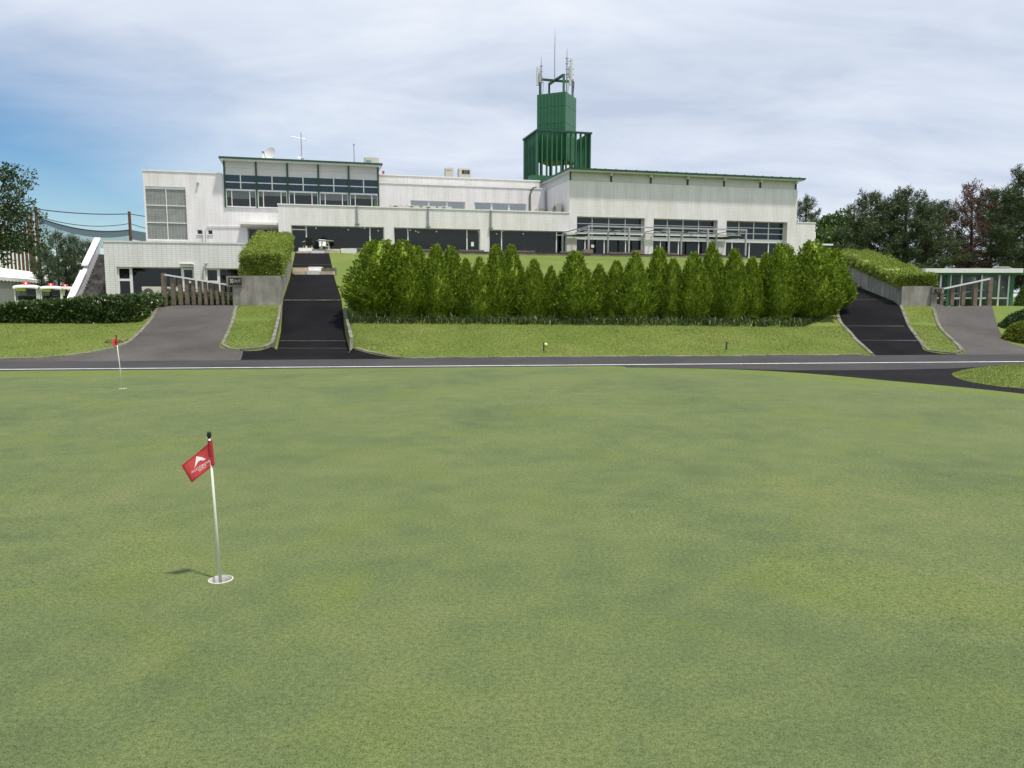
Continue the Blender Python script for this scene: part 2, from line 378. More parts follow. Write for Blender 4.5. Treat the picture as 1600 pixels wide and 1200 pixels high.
def lathe_np(prof, n=16):
    V = []; F = []
    for r_, z in prof:
        for k in range(n): a = 2 * math.pi * k / n; V.append((r_ * math.cos(a), r_ * math.sin(a), z))
    for i in range(len(prof) - 1):
        for k in range(n): F.append((i * n + k, i * n + (k + 1) % n, (i + 1) * n + (k + 1) % n, (i + 1) * n + k))
    return np.array(V, float), np.array(F)
def text_mesh(s, size, name):
    cu = bpy.data.curves.new(name, 'FONT'); cu.body = s; cu.size = size; cu.align_x = 'CENTER'
    o = bpy.data.objects.new(name, cu); col.objects.link(o); dg = bpy.context.evaluated_depsgraph_get()
    me = bpy.data.meshes.new_from_object(o.evaluated_get(dg)); bpy.data.objects.remove(o); bpy.data.curves.remove(cu)
    return me

# ------------------------------------------------------------------ the ground
# building frame: u along the facade, d into the building
BA = R(15); BT = Vector((math.cos(BA), math.sin(BA))); BN = Vector((-math.sin(BA), math.cos(BA))); B0 = Vector((-13.76, 46.0))
def bxy(u, d): q = B0 + BT * u + BN * d; return q.x, q.y
TERR = 3.85
def lerp_tab(tab, x):
    if x <= tab[0][0]: return tab[0][1]
    for (a, p), (b, q) in zip(tab, tab[1:]):
        if x <= b: return p + (q - p) * (x - a) / (b - a)
    return tab[-1][1]
RAMP_L = [(17.0, 0.0), (18.2, 0.0), (19.9, 0.06), (22.2, 0.38), (24.3, 1.30), (31.5, 2.08), (42.7, 3.80)]
def lr(y): return -5.0 - 0.255 * (y - 22.9)          # right edge of the left ramp
def ll(y): return lr(y) - 1.85
def rr(y): return 12.05 + 0.27 * (y - 24)            # right edge of the right ramp
def rl(y): return rr(y) - 1.75
def y_edge(x): return 46 + (-3.9 + 0.2588 * (x + 13.76)) / 0.9659
def road_far(x): return 17.55 + 0.095 * x
def road_near(x): return 15.28 + 0.09 * x
def slope(x, y): return max(0.0, (0.147 + 0.0016 * x) * (y - road_far(x) - 0.05))
def smooth(t): t = min(1, max(0, t)); return t * t * (3 - 2 * t)
def terrain(x, y):
    if y < road_far(x) + 0.05:
        if y < 13.5:                                   # faint undulation of the green
            return 0.02 * math.sin(x * 0.5 + 1) * math.sin(y * 0.43) * smooth((13.5 - y) / 4) * smooth((abs(x - 0.2) + abs(y) - 5) / 4)
        return 0.0
    far = max(abs(x) - 30, 0)
    xx = max(-24, min(24, x))
    z = slope(xx, y)
    pl = -8.5 - 0.255 * (y - 24)                       # outer faces of the two planters
    pr = 13.15 + 0.27 * (y - 24)
    if y > 24.2 and (x < pl or x > pr):
        base = 0.25 if x < 0 else 0.55
        z0 = slope(xx, min(y, 25.2))
        return z0 + (base - z0) * smooth((y - 25.2) / 4.5)
    if ll(y) - 0.03 <= x <= lr(y) + 0.03 and y < 42.75: return lerp_tab(RAMP_L, y)
    if y > 22.3:
        if y < 24.3: z = slope(xx, 22.3) + (1.2 - slope(xx, 22.3)) * (y - 22.3) / 2.0
        else:
            t = (y - 24.3) / max(1, y_edge(x) - 24.3)
            z = 1.2 + (TERR - 1.2) * lerp_tab([(0, 0), (0.4, 0.31), (1, 1)], t)
    return z
def catmull(pts, closed=False, n=6):
    P = [Vector(p) for p in pts]; out = []; m = len(P)
    for i in range(m if closed else m - 1):
        p0 = P[(i - 1) % m] if closed or i > 0 else P[i]; p1 = P[i]; p2 = P[(i + 1) % m]; p3 = P[(i + 2) % m] if closed or i + 2 < m else P[i + 1]
        for k in range(n):
            t = k / n
            out.append(0.5 * ((2 * p1) + (-p0 + p2) * t + (2 * p0 - 5 * p1 + 4 * p2 - p3) * t * t + (-p0 + 3 * p1 - 3 * p2 + p3) * t ** 3))
    if not closed: out.append(P[-1])
    return [(p.x, p.y) for p in out]
GREEN = catmull([(-8.9, 13.27), (-5.9, 13.82), (-2.71, 14.73), (1.26, 15.0), (3.62, 14.42), (4.85, 13.16), (6.08, 11.68), (6.9, 10.05), (7.7, 7), (8, 3), (7.5, -2), (5, -6), (0, -8), (-8, -7), (-13, -3), (-15, 3), (-14.5, 9), (-12, 12)], True)
COLLAR = catmull([(-9.66, 14.38), (-7.34, 14.58), (-4.98, 14.80), (1.28, 15.22), (3.75, 14.94), (5.22, 14.17), (6.37, 12.66), (7.33, 10.91), (8.4, 7), (8.8, 3), (8.3, -2.5), (5.5, -7), (0, -9), (-8.5, -8), (-14, -4), (-16, 3), (-15.7, 9.5), (-13, 13.2)], True)
CUPS = [(-1.45, 3.69), (-5.92, 11.60)]
CUP_R = 0.058
cup_poly = [[(cx_ + CUP_R * math.cos(2 * math.pi * k / 32), cy__ + CUP_R * math.sin(2 * math.pi * k / 32)) for k in range(32)] for cx_, cy__ in CUPS]
XS = [-70, -45, -30, -20, -14, -10, -6, -2, 2, 6, 10, 14, 20, 30, 45, 70]
ROAD = [(x, road_near(x)) for x in XS if x <= 2] + [(3.75, 15.0), (5.3, 14.60), (7.0, 14.66), (8.6, 14.98), (9.42, 15.36), (10.6, 16.0), (14.5, 16.7)] + [(x, road_near(x)) for x in XS if x >= 20] + [(x, road_far(x)) for x in XS[::-1]]
island_edge = catmull([(14.5, 16.7), (10.6, 15.95), (9.42, 15.30), (8.45, 14.45), (7.95, 13.80), (7.59, 12.76), (7.61, 11.93), (7.79, 11.6), (8.9, 9.2), (10.2, 5.5), (10.6, 1), (10, -5), (9.5, -12), (11, -30)], False, 5)
BRANCH = [(2.2, 15.6), (14.5, 17.6)] + island_edge + [(8.6, -30), (7.4, -12), (7.0, -5), (6, 5), (3, 12)]
ldrive_left = catmull([(-13.5, 16.35), (-11.2, 16.75), (-10.13, 17.05), (-9.65, 17.5), (-9.38, 18.1), (-9.36, 18.75), (-9.80, 20.38), (-11.16, 24.64), (-12.0, 27.0), (-13.5, 31), (-15, 38)], False, 4)
lstrip_left = catmull([(-8.76, 24.39), (-8.07, 22.05), (-7.42, 19.79), (-7.13, 18.7), (-6.88, 18.22), (-6.30, 17.96)], False, 4)
LDRIVE = [(-13.5, 15.0), (-5.9, 16.5)] + [(-6.1, 17.3)] + lstrip_left[::-1] + [(-9.6, 27), (-11, 31), (-12.4, 38)] + ldrive_left[::-1]
lstrip_right = catmull([(-6.30, 17.96), (-5.92, 18.08), (-5.80, 18.7), (ll(19.6), 19.6), (ll(21.5), 21.5), (ll(23.9), 23.9)], False, 4)
ramp_kerb_r = catmull([(lr(23.6), 23.6), (lr(21.5), 21.5), (lr(19.6), 19.6), (-3.98, 18.75), (-3.62, 18.18), (-3.08, 17.68), (-2.4, 17.33)], False, 4)
LRAMP = [(-6.1, 16.5), (-6.1, 17.3)] + lstrip_right + [(ll(y), y) for y in (28, 31.5, 36, 42.7)] + [(lr(y), y) for y in (42.7, 36, 31.5, 28)] + ramp_kerb_r + [(-2.4, 16.5)]
rramp_l = catmull([(8.74, 18.42), (8.90, 19.2), (9.10, 20.2), (9.40, 21.37), (9.75, 22.89), (10.35, 24.4)], False, 4)
rramp_r = catmull([(rr(24.0), 24.0), (11.53, 22.57), (10.97, 21.09), (10.55, 19.85), (10.25, 19.05), (10.45, 18.72), (10.8, 18.66)], False, 4)
RRAMP = [(8.74, 17.5)] + rramp_l + [(rl(y), y) for y in (27, 31.5, 36, 41, 49)] + [(rr(y), y) for y in (49, 41, 36, 31.5, 27)] + rramp_r + [(10.9, 17.5)]
rstrip_r = catmull([(12.98, 23.6), (12.12, 21.56), (11.56, 19.85), (11.28, 19.1), (11.1, 18.8), (10.8, 18.66)], False, 4)
RDRIVE = [(10.9, 17.5)] + rstrip_r[::-1] + [(13.6, 25.5), (14.5, 30), (17, 38), (21, 39)] + [(19, 31), (15.6, 25.5)] + catmull([(14.95, 24.03), (14.2, 22.57), (13.1, 20.4), (13.05, 19.6), (13.6, 19.1), (15, 19.02)], False, 4) + [(15, 17.5)]
regions = [('cup', cup_poly[0]), ('cup', cup_poly[1]), ('green', GREEN), ('collar', COLLAR), ('cart_path', ROAD), ('branch_path', BRANCH), ('left_drive', LDRIVE), ('left_ramp', LRAMP), ('right_ramp', RRAMP), ('right_drive', RDRIVE)]
def inside(poly, X, Y):
    P = np.array(poly); x1, y1 = P[:, 0], P[:, 1]; x2, y2 = np.roll(x1, -1), np.roll(y1, -1); r_ = np.zeros(len(X), bool)
    for a, b, c, d in zip(x1, y1, x2, y2):
        if b == d: continue
        k = ((b > Y) != (d > Y)) & (X < (c - a) * (Y - b) / (d - b) + a); r_ ^= k
    return r_
pts = []; edges = []
def add_loop(poly):
    k = len(pts); pts.extend(Vector(p) for p in poly); n = len(poly)
    edges.extend((k + i, k + (i + 1) % n) for i in range(n))
def densify(poly, step):
    out = []
    for (a, b), (c, d) in zip(poly, poly[1:] + poly[:1]):
        n = max(1, int(math.hypot(c - a, d - b) / step))
        out += [(a + (c - a) * k / n, b + (d - b) * k / n) for k in range(n)]
    return out
for nm, poly in regions: add_loop(poly if nm == 'cup' else densify(poly, 0.8))
add_loop([(3000 * math.cos(2 * math.pi * k / 48), 3000 * math.sin(2 * math.pi * k / 48)) for k in range(48)])
def jit(): return random.uniform(-0.04, 0.04)
for ix in range(-56, 61):
    for iy in range(0, 72):
        x, y = ix * 0.5, 13 + iy * 0.5
        pts.append(Vector((x + jit(), y + jit())))
for ix in range(-60, 61, 2):
    for iy in range(-40, 140, 3):
        if -29 < ix < 31 and 12 < iy < 49: continue
        pts.append(Vector((ix + jit(), iy + jit())))
for rad in (160, 260, 450, 900, 1700):
    for k in range(40):
        a = 2 * math.pi * (k + 0.3) / 40; pts.append(Vector((rad * math.cos(a), rad * math.sin(a))))
gv, ge, gf, _, _, _ = delaunay_2d_cdt(pts, edges, [], 1, 1e-4)
GV = np.array([(v.x, v.y, terrain(v.x, v.y)) for v in gv]); GF = np.array([f for f in gf if len(f) == 3])
cxs = GV[GF].mean(1); owner = np.full(len(GF), len(regions))
for i in range(len(regions) - 1, -1, -1): owner[inside(regions[i][1], cxs[:, 0], cxs[:, 1])] = i
gmat = {'green': 'putting_turf', 'collar': 'collar_turf', 'cart_path': 'path_asphalt', 'branch_path': 'black_asphalt', 'left_drive': 'drive_asphalt', 'left_ramp': 'rubber_mat', 'right_ramp': 'rubber_mat', 'right_drive': 'drive_asphalt'}
gname = {'green': 'putting_green', 'collar': 'collar', 'cart_path': 'cart_path', 'branch_path': 'branch_path', 'left_drive': 'drive_left', 'left_ramp': 'ramp_left', 'right_ramp': 'ramp_right', 'right_drive': 'drive_right'}
def sub_sheet(sel, name, mat):
    F = GF[sel]; ids, inv = np.unique(F, return_inverse=True)
    F = inv.reshape(-1, 3); V = GV[ids]
    n = np.cross(V[F[:, 1]] - V[F[:, 0]], V[F[:, 2]] - V[F[:, 0]])[:, 2]; F[n < 0] = F[n < 0][:, ::-1]
    me = np_mesh(name, V, F); me.polygons.foreach_set('use_smooth', [True] * len(F))
    o = link(name, me, mat); o['kind'] = 'structure'; return o
SHEET = {}
for i, (nm, poly) in enumerate(regions):
    if nm == 'cup': continue
    SHEET[nm] = sub_sheet(owner == i, gname[nm], gmat[nm])
SHEET['lawn'] = sub_sheet(owner == len(regions), 'ground', 'lawn_turf')

# painted edge line on the cart path
ln = MB(); xs = [-70 + 2 * k for k in range(71)]
for a, b in zip(xs, xs[1:]):
    w = lambda x: 15.60 + 0.0865 * x
    ln.add([(a, w(a) - 0.045, 0.004), (b, w(b) - 0.045, 0.004), (b, w(b) + 0.045, 0.004), (a, w(a) + 0.045, 0.004)], [(0, 1, 2, 3)])
tag(ln.build('road_marking', 'line_paint'), kind='structure')

# kerbs: every stone its own piece
stone = MB().box(-0.5, 0.5, -0.045, 0.045, -0.12, 0.03); sm = stone.mesh('kerb_stone'); sm.materials.append(MT['kerb_stone'])
bmk = bmesh.new(); bmk.from_mesh(sm); bmesh.ops.bevel(bmk, geom=[e_ for e_ in bmk.edges], offset=0.012, segments=1, affect='EDGES'); bmk.to_mesh(sm); bmk.free()
def kerb(name, line, unit_len=0.6, lift=0.0):
    root = MB(); pl_ = [Vector((p[0], p[1])) for p in line]
    o = empty(name, (line[0][0], line[0][1], terrain(*line[0]))); o['kind'] = 'structure'
    # walk the line in equal steps
    acc = [pl_[0]]; left = unit_len
    for a, b in zip(pl_, pl_[1:]):
        seg = (b - a).length; t = 0.0
        while seg - t >= left: t += left; acc.append(a + (b - a) * (t / seg)); left = unit_len
        left -= seg - t
    acc.append(pl_[-1])
    for a, b in zip(acc, acc[1:]):
        L = (b - a).length
        if L < 0.12: continue
        za, zb = terrain(a.x, a.y), terrain(b.x, b.y); m = (a + b) / 2
        link('kerb_stone', sm, None, o, loc=(m.x - o.location.x, m.y - o.location.y, (za + zb) / 2 - o.location.z + lift + random.uniform(-0.008, 0.008)),
             rot=(random.uniform(-0.04, 0.04), -math.atan2(zb - za, L), math.atan2(b.y - a.y, b.x - a.x) + random.uniform(-0.012, 0.012)), scl=(L - 0.012, random.uniform(0.92, 1.08), 1))
    return o
off = lambda line, dx, dy=0: [(x + dx, y + dy) for x, y in line]
kerb('kerb_left_lawn', off(ldrive_left[:29], -0.05, 0.04))
kerb('kerb_left_strip', off(lstrip_left, 0.06, 0.05))
kerb('kerb_left_ramp', off(lstrip_right, -0.07, 0.03), lift=0.03)
kerb('kerb_centre_lawn', off(ramp_kerb_r, 0.06, 0.04) + [(x, road_far(x) + 0.05) for x in np.arange(-1.8, 8.7, 0.6)], lift=0.0)
kerb('kerb_right_ramp', off(rramp_l[::-1], -0.06, 0.05))
kerb('kerb_right_strip', off(rramp_r, 0.06, 0.04)[:-1] + off(rstrip_r[::-1], -0.06, 0.05))

# thin stone joints across the ramp mats
def joints(name, ys, xl, xr, zf, mat='kerb_stone', w=0.022):
    root = empty(name, (xl(ys[0]), ys[0], zf(xl(ys[0]), ys[0]))); root['kind'] = 'structure'
    for y in ys:
        a, b = xl(y) + 0.02, xr(y) - 0.02; n = 4; m = MB()
        za = zf((a + b) / 2, y)
        m.box(a - root.location.x, b - root.location.x, y - w / 2 - root.location.y, y + w / 2 - root.location.y, za - 0.03 - root.location.z, za + 0.012 - root.location.z)
        m.build('joint_strip', mat, root)
joints('ramp_joints_left', [19.9, 20.9, 22.2, 24.3, 36.8], ll, lr, terrain)
joints('ramp_joints_right', [20.1, 22.0, 25.4], lambda y: rl(y) - (0.25 if y < 23 else 0), lambda y: rr(y) - (0.28 if y < 23 else 0), lambda x, y: terrain(x, y))

# mown grass blades over the lawns in view
def scatter_grass(name, label, polys, dens, h, mat, excl=(), seed=1):
    g = np.random.default_rng(seed); out = []
    tri = GV[GF[owner == len(regions)]]
    P = []
    for (x0, x1, y0, y1, dd) in polys:
        n = int((x1 - x0) * (y1 - y0) * dd); P.append(np.stack([g.uniform(x0, x1, n), g.uniform(y0, y1, n)], 1))
    P = np.concatenate(P)
    keep = np.ones(len(P), bool)
    for nm, poly in regions: keep &= ~inside(poly, P[:, 0], P[:, 1])
    for poly in excl: keep &= ~inside(poly, P[:, 0], P[:, 1])
    keep &= (P[:, 1] < 21.9) | (((P[:, 0] < -6.5) | (P[:, 0] > 10.8)) & (P[:, 1] < 24.0))
    P = P[keep]; Z = np.array([terrain(x, y) for x, y in P])
    P = np.column_stack([P, Z]); n = len(P)
    clump = 0.7 + 0.6 * (np.sin(P[:, 0] * 3.1 + np.sin(P[:, 1] * 2.3)) * np.cos(P[:, 1] * 2.7) * 0.5 + 0.5)
    D = np.column_stack([g.normal(0, 0.5, n), g.normal(0, 0.5, n), np.ones(n)]); D = unit(D); S = unit(np.cross(D, g.normal(size=(n, 3))))
    hh = (h * clump * g.uniform(0.6, 1.3, n))[:, None]; w = 0.007
    V = np.stack([P - S * w, P + S * w, P + D * hh], 1).reshape(-1, 3)
    o = link(name, np_mesh(name, V, np.arange(3 * n).reshape(-1, 3)), mat); tag(o, label, 'grass', kind='stuff'); return o
scatter_grass('lawn_grass', 'short mown grass covering the sloping lawns beside the cart path', [(-17, -9, 16, 22, 900), (-9, -5.5, 17.5, 24, 1300), (-5.2, 10, 17, 22.3, 1200), (9.5, 13, 18, 24, 1300), (7.5, 14, 11, 17.5, 1200)], 1, 0.020, 'grass_blade')

# ------------------------------------------------------------------ the clubhouse (local frame: x along facade, y into building, z up)
club = empty('clubhouse', (B0.x, B0.y, 0), BA)
tag(club, 'long white tiled clubhouse with green roof edges and dark terrace windows', 'building')
def cpart(name, m, mat, parent=None): return m.build(name, mat, parent or club)
def cbox(name, mat, *a, parent=None): return MB().box(*a).build(name, mat, parent or club)
def pane(par, mat, u0, u1, z0, z1, d, th=0.012): return MB().box(u0, u1, d, d + th, z0, z1).build('pane', mat, par)

# terrace storey front with its parapet
TW = [(0.72, 6.18), (6.76, 12.17), (12.76, 18.12 - 0.18)]
cpart('terrace_wall', wall_mesh(0, 18.08, 2.6, 6.76, 0, 0.32, [(a, b, 3.88, 5.60) for a, b in TW]), 'white_tile')
cbox('parapet_coping', 'white_paint', -0.03, 18.10, -0.04, 0.38, 6.76, 6.83)
cbox('side_wall', 'white_tile', 0, 0.32, 0.322, 4.88, 2.6, 6.755)
cbox('roof_deck', 'grey_metal', 0.33, 18.05, 0.33, 4.88, 5.95, 6.15)
# dining room behind the terrace windows
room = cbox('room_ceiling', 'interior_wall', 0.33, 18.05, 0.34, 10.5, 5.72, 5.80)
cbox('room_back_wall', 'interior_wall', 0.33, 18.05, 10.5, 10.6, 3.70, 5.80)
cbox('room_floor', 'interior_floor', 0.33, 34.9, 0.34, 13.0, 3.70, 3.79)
for k in range(34):
    u, d = random.uniform(0.8, 17.6), random.uniform(0.9, 8.5)
    MB().lathe([(0.05, 0), (0.045, -0.05), (0.001, -0.065)], 8, (u, d, 5.718)).build('downlight', 'downlight', room)
frames = {}
for wi, (a, b) in enumerate(TW):
    f = MB(); w = 0.035; d0, d1 = 0.16, 0.24
    mull = [[1.58, 5.33], [7.64, 11.35], [13.60, 17.28]][wi]
    f.box(a, a + 0.05, d0, d1, 3.88, 5.6); f.box(b - 0.05, b, d0, d1, 3.88, 5.6)
    f.box(a + 0.05, b - 0.05, d0, d1, 5.56, 5.6)
    for mu in mull: f.box(mu - w, mu + w, d0, d1, 3.88, 5.56)
    door = None
    if wi == 0: f.box(a + 0.05, mull[0] - w, d0, d1, 5.33, 5.39); door = 0
    if wi == 2: f.box(mull[1] + w, b - 0.05, d0, d1, 5.33, 5.39); door = 2
    fo = cpart('window_frame', f, 'white_frame')
    es = [a + 0.05, *[x for mu in mull for x in (mu - w, mu + w)], b - 0.05]
    for k in range(3):
        u0, u1 = es[2 * k], es[2 * k + 1]
        if k == door:
            pane(fo, 'dark_glass', u0, u1, 5.39, 5.56, 0.2); pane(fo, 'dark_glass', u0, u1, 3.88, 5.33, 0.2)
        else: pane(fo, 'dark_glass', u0, u1, 3.88, 5.56, 0.2)
MB().box(11.62, 11.80, 0.185, 0.195, 4.55, 4.82).build('notice_paper', 'paper', club)
# downpipes on the parapet
for u, z0, z1 in ((4.57, 5.78, 6.82), (8.88, 5.72, 6.80), (12.86, 5.72, 6.80)):
    m = MB(); m.tube([(u, -0.09, z0), (u, -0.09, z1), (u, 0.2, z1 + 0.04)], 0.045, 8); m.box(u - 0.13, u + 0.13, -0.14, -0.0, z0 - 0.06, z0)
    cpart('downpipe', m, 'galvanised')

# tall right hall
RW = [(18.62, 23.40), (24.05, 28.82), (29.50, 34.28)]
cpart('hall_wall', wall_mesh(18.085, 35.0, 2.6, 8.84, 0, 0.6, [(a, b, 3.88, 6.58) for a, b in RW]), 'white_tile')
cbox('hall_side_wall', 'white_tile', 18.085, 18.40, 0.602, 14.0, 2.6, 8.84)
cbox('hall_end_wall', 'white_tile', 34.7, 35.0, 0.602, 14.0, 2.6, 8.84)
cbox('hall_rear_wall', 'white_tile', 18.41, 34.69, 13.7, 14.0, 2.6, 8.84)
cbox('clerestory_band', 'panel_white', 18.20, 34.90, 0.10, 13.9, 8.842, 9.40)
posts = [18.16, 20.98, 23.80, 26.50, 29.24, 32.04, 34.86]
for a, b in zip(posts, posts[1:]):
    mid = (a + b) / 2
    for p0, p1 in ((a + 0.06, mid - 0.008), (mid + 0.008, b - 0.06)): cbox('clerestory_panel', 'panel_white', p0, p1, 0.07, 0.098, 8.86, 9.34)
for p in posts: cbox('clerestory_post', 'green_dark', p - 0.045, p + 0.045, 0.0, 0.096, 8.845, 9.40)
for p in posts[1:]: cbox('rafter_end', 'white_frame', p - 0.12, p - 0.05, -0.30, 0.06, 9.22, 9.395)
cbox('hall_soffit', 'white_frame', 17.95, 35.20, -0.42, 14.3, 9.402, 9.47)
cbox('hall_roof', 'green_trim', 17.88, 35.27, -0.50, 14.4, 9.472, 9.58)
for k in range(24): cbox('roof_seam', 'green_trim', 18.2 + k * 0.72, 18.24 + k * 0.72, -0.515, 14.0, 9.582, 9.61)
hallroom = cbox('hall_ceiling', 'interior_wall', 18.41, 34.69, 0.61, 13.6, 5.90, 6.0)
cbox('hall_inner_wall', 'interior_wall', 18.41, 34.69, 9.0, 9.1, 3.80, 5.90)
for k in range(16):
    MB().lathe([(0.05, 0), (0.045, -0.06), (0.001, -0.07)], 8, (random.uniform(19, 34), random.uniform(3.5, 8.5), 5.898)).build('downlight', 'downlight', hallroom)
for wi, (a, b) in enumerate(RW):
    f = MB(); d0, d1 = 0.44, 0.52; bu = b - 0.0; w = 0.035
    cols4 = [a + 0.04 + (bu - a - 0.08) * k / 4 for k in range(5)]
    f.box(a, a + 0.04, d0, d1, 3.88, 6.58); f.box(b - 0.04, b, d0, d1, 3.88, 6.58)
    rows = [5.38, 5.77, 6.17, 6.56]
    for z in rows[1:3]: f.box(a + 0.04, b - 0.04, d0, d1, z - 0.025, z + 0.025)
    f.box(a + 0.04, b - 0.04, d0, d1, 6.55, 6.58)
    for c_ in cols4[1:4]: f.box(c_ - w, c_ + w, d0 - 0.01, d1 + 0.01, 5.38, 6.55)
    f.box(a + 0.04, b - 0.04, d0 - 0.06, d1 + 0.02, 5.14, 5.38)
    dm = [a + 0.04, a + 0.70, a + 0.90, a + (b - a) * 0.43, a + (b - a) * 0.53, a + (b - a) * 0.75, a + (b - a) * 0.80, b - 0.04]
    for k in (1, 3, 5): f.box(dm[k], dm[k] + 0.07, d0, d1, 3.88, 5.14)
    fo = cpart('window_frame', f, 'white_frame')
    for i in range(4):
        for j in range(3): MB().box(cols4[i] + w, cols4[i + 1] - w, d0 + 0.03, d0 + 0.06, rows[j] + (0.025 if j else 0.0), rows[j + 1] - 0.025 + (0.015 if j == 2 else 0)).build('spandrel_panel', 'blue_panel', fo)
    gs = [a + 0.04, dm[1], dm[1] + 0.07, dm[3], dm[3] + 0.07, dm[5], dm[5] + 0.07, b - 0.04]
    for k in range(4): pane(fo, 'dark_glass', gs[2 * k], gs[2 * k + 1], 3.88, 5.14, d0 + 0.03)
MB().box(19.78, 19.98, 0.41, 0.425, 4.62, 4.80).build('notice_paper', 'paper', club)
# low block at the right end
cbox('end_block_wall', 'white_tile', 35.002, 36.55, 0.0, 8.0, 2.6, 6.55)
cbox('end_block_coping', 'white_paint', 35.002, 36.58, -0.03, 8.0, 6.552, 6.62)
cbox('end_porch_wall', 'white_tile', 36.552, 37.05, 0.6, 6.0, 2.6, 6.02)
cbox('end_porch_canopy', 'white_paint', 36.552, 37.95, -0.2, 4.0, 5.02, 5.14)

# set-back upper storey, left part
UD = 4.9
cpart('left_wall', wall_mesh(-8.08, 6.33, 0.4, 9.12, UD, UD + 0.35, [(-7.98, -5.66, 4.92, 8.20), (-2.05, 0.34, 3.88, 5.78), (-5.08, -4.78, 5.32, 5.60), (-4.44, -4.17, 5.32, 5.60), (-3.32, 6.30, 7.06, 9.08)]), 'white_tile')
cbox('left_coping', 'white_paint', -8.12, -3.52, UD - 0.04, UD + 0.42, 9.121, 9.19)
cbox('left_end_wall', 'white_tile', -8.08, -7.75, UD + 0.352, 12.5, 0.4, 9.12)
cbox('left_rear_wall', 'white_tile', -7.74, 6.3, 12.2, 12.5, 0.4, 9.12)
cbox('left_roof', 'grey_metal', -7.74, 18.0, UD + 0.36, 14.5, 8.45, 8.6)
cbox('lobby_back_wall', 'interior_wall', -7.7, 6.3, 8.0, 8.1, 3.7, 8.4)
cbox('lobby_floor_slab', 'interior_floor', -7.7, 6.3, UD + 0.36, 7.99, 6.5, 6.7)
# glass-block window: six panels of cast blocks
gb = MB()
us_ = [-7.98, -6.83, -6.79, -5.66]; zs_ = [4.92, 5.97, 6.01, 7.03, 7.07, 8.05]
gb.box(-7.98, -5.66, UD + 0.04, UD + 0.20, 8.05, 8.20); gb.box(-7.98, -5.66, UD + 0.05, UD + 0.20, 4.92, 4.97)
gb.box(-6.835, -6.785, UD + 0.05, UD + 0.20, 4.97, 8.05)
for z in (5.99, 7.05):
    gb.box(-7.98, -6.835, UD + 0.05, UD + 0.20, z - 0.025, z + 0.025); gb.box(-6.785, -5.66, UD + 0.05, UD + 0.20, z - 0.025, z + 0.025)
gbo = cpart('block_window_frame', gb, 'white_frame')
for u0, u1 in ((-7.98, -6.835), (-6.785, -5.66)):
    for z0, z1 in ((4.97, 5.965), (6.015, 7.025), (7.075, 8.05)):
        p = MB().box(u0, u1, UD + 0.12, UD + 0.18, z0, z1).build('glass_block_panel', 'block_grout', gbo)
        nb = MB(); nu, nz = 6, 6; su, sz = (u1 - u0) / nu, (z1 - z0) / nz; g_ = 0.014
        for i in range(nu):
            for j in range(nz): nb.box(u0 + i * su + g_, u0 + (i + 1) * su - g_, UD + 0.095, UD + 0.119, z0 + j * sz + g_, z0 + (j + 1) * sz - g_)
        o = nb.build('glass_blocks', 'glass_block', p); o['kind'] = 'stuff'
# small windows, pipes and lamp
for u0, u1 in ((-5.08, -4.78), (-4.44, -4.17)):
    f = MB(); f.box(u0, u1, UD + 0.1, UD + 0.16, 5.32, 5.35); f.box(u0, u1, UD + 0.1, UD + 0.16, 5.57, 5.60); f.box(u0, u0 + 0.03, UD + 0.1, UD + 0.16, 5.35, 5.57); f.box(u1 - 0.03, u1, UD + 0.1, UD + 0.16, 5.35, 5.57); f.box(u0 - 0.04, u1 + 0.04, UD - 0.06, UD - 0.002, 5.27, 5.31)
    fo = cpart('small_window_frame', f, 'white_frame'); pane(fo, 'dark_glass', u0 + 0.03, u1 - 0.03, 5.35, 5.57, UD + 0.13)
cpart('wall_pipe', MB().tube([(-4.70, UD - 0.07, 3.9), (-4.70, UD - 0.07, 5.62)], 0.05, 8), 'white_frame')
cpart('wall_conduit', MB().tube([(-4.55, UD - 0.05, 3.9), (-4.55, UD - 0.05, 5.75), (-4.50, UD - 0.05, 5.82), (-4.40, UD - 0.05, 5.85), (-2.4, UD - 0.05, 5.88)], 0.025, 6), 'white_frame')
m = MB(); m.box(-4.97, -4.85, UD - 0.16, UD - 0.002, 8.45, 8.53); m.box(-4.95, -4.87, UD - 0.14, UD - 0.06, 8.38, 8.45); cpart('wall_lamp', m, 'grey_metal')
# entrance door and canopy
m = MB(); m.box(-2.45, 0.02, UD - 1.1, UD - 0.002, 5.92, 6.06); cpart('entrance_canopy', m, 'white_paint')
m = MB(); m.hexa([(-2.15, UD - 0.8, 5.80), (0.0, UD - 0.8, 5.80), (0.0, UD - 0.003, 5.80), (-2.15, UD - 0.003, 5.80)], [(-2.40, UD - 1.05, 5.918), (0.0, UD - 1.05, 5.918), (0.0, UD - 0.003, 5.918), (-2.40, UD - 0.003, 5.918)]); cpart('canopy_soffit', m, 'cream_box')
f = MB(); f.box(-2.05, -1.98, UD + 0.2, UD + 0.28, 3.88, 5.78); f.box(-1.20, -1.14, UD + 0.2, UD + 0.28, 3.88, 5.72); f.box(0.27, 0.34, UD + 0.2, UD + 0.28, 3.88, 5.78); f.box(-1.98, 0.27, UD + 0.2, UD + 0.28, 5.72, 5.78)
fo = cpart('entrance_frame', f, 'grey_metal'); pane(fo, 'dark_glass', -1.98, -1.20, 3.88, 5.72, UD + 0.23); pane(fo, 'dark_glass', -1.14, 0.27, 3.88, 5.72, UD + 0.23)
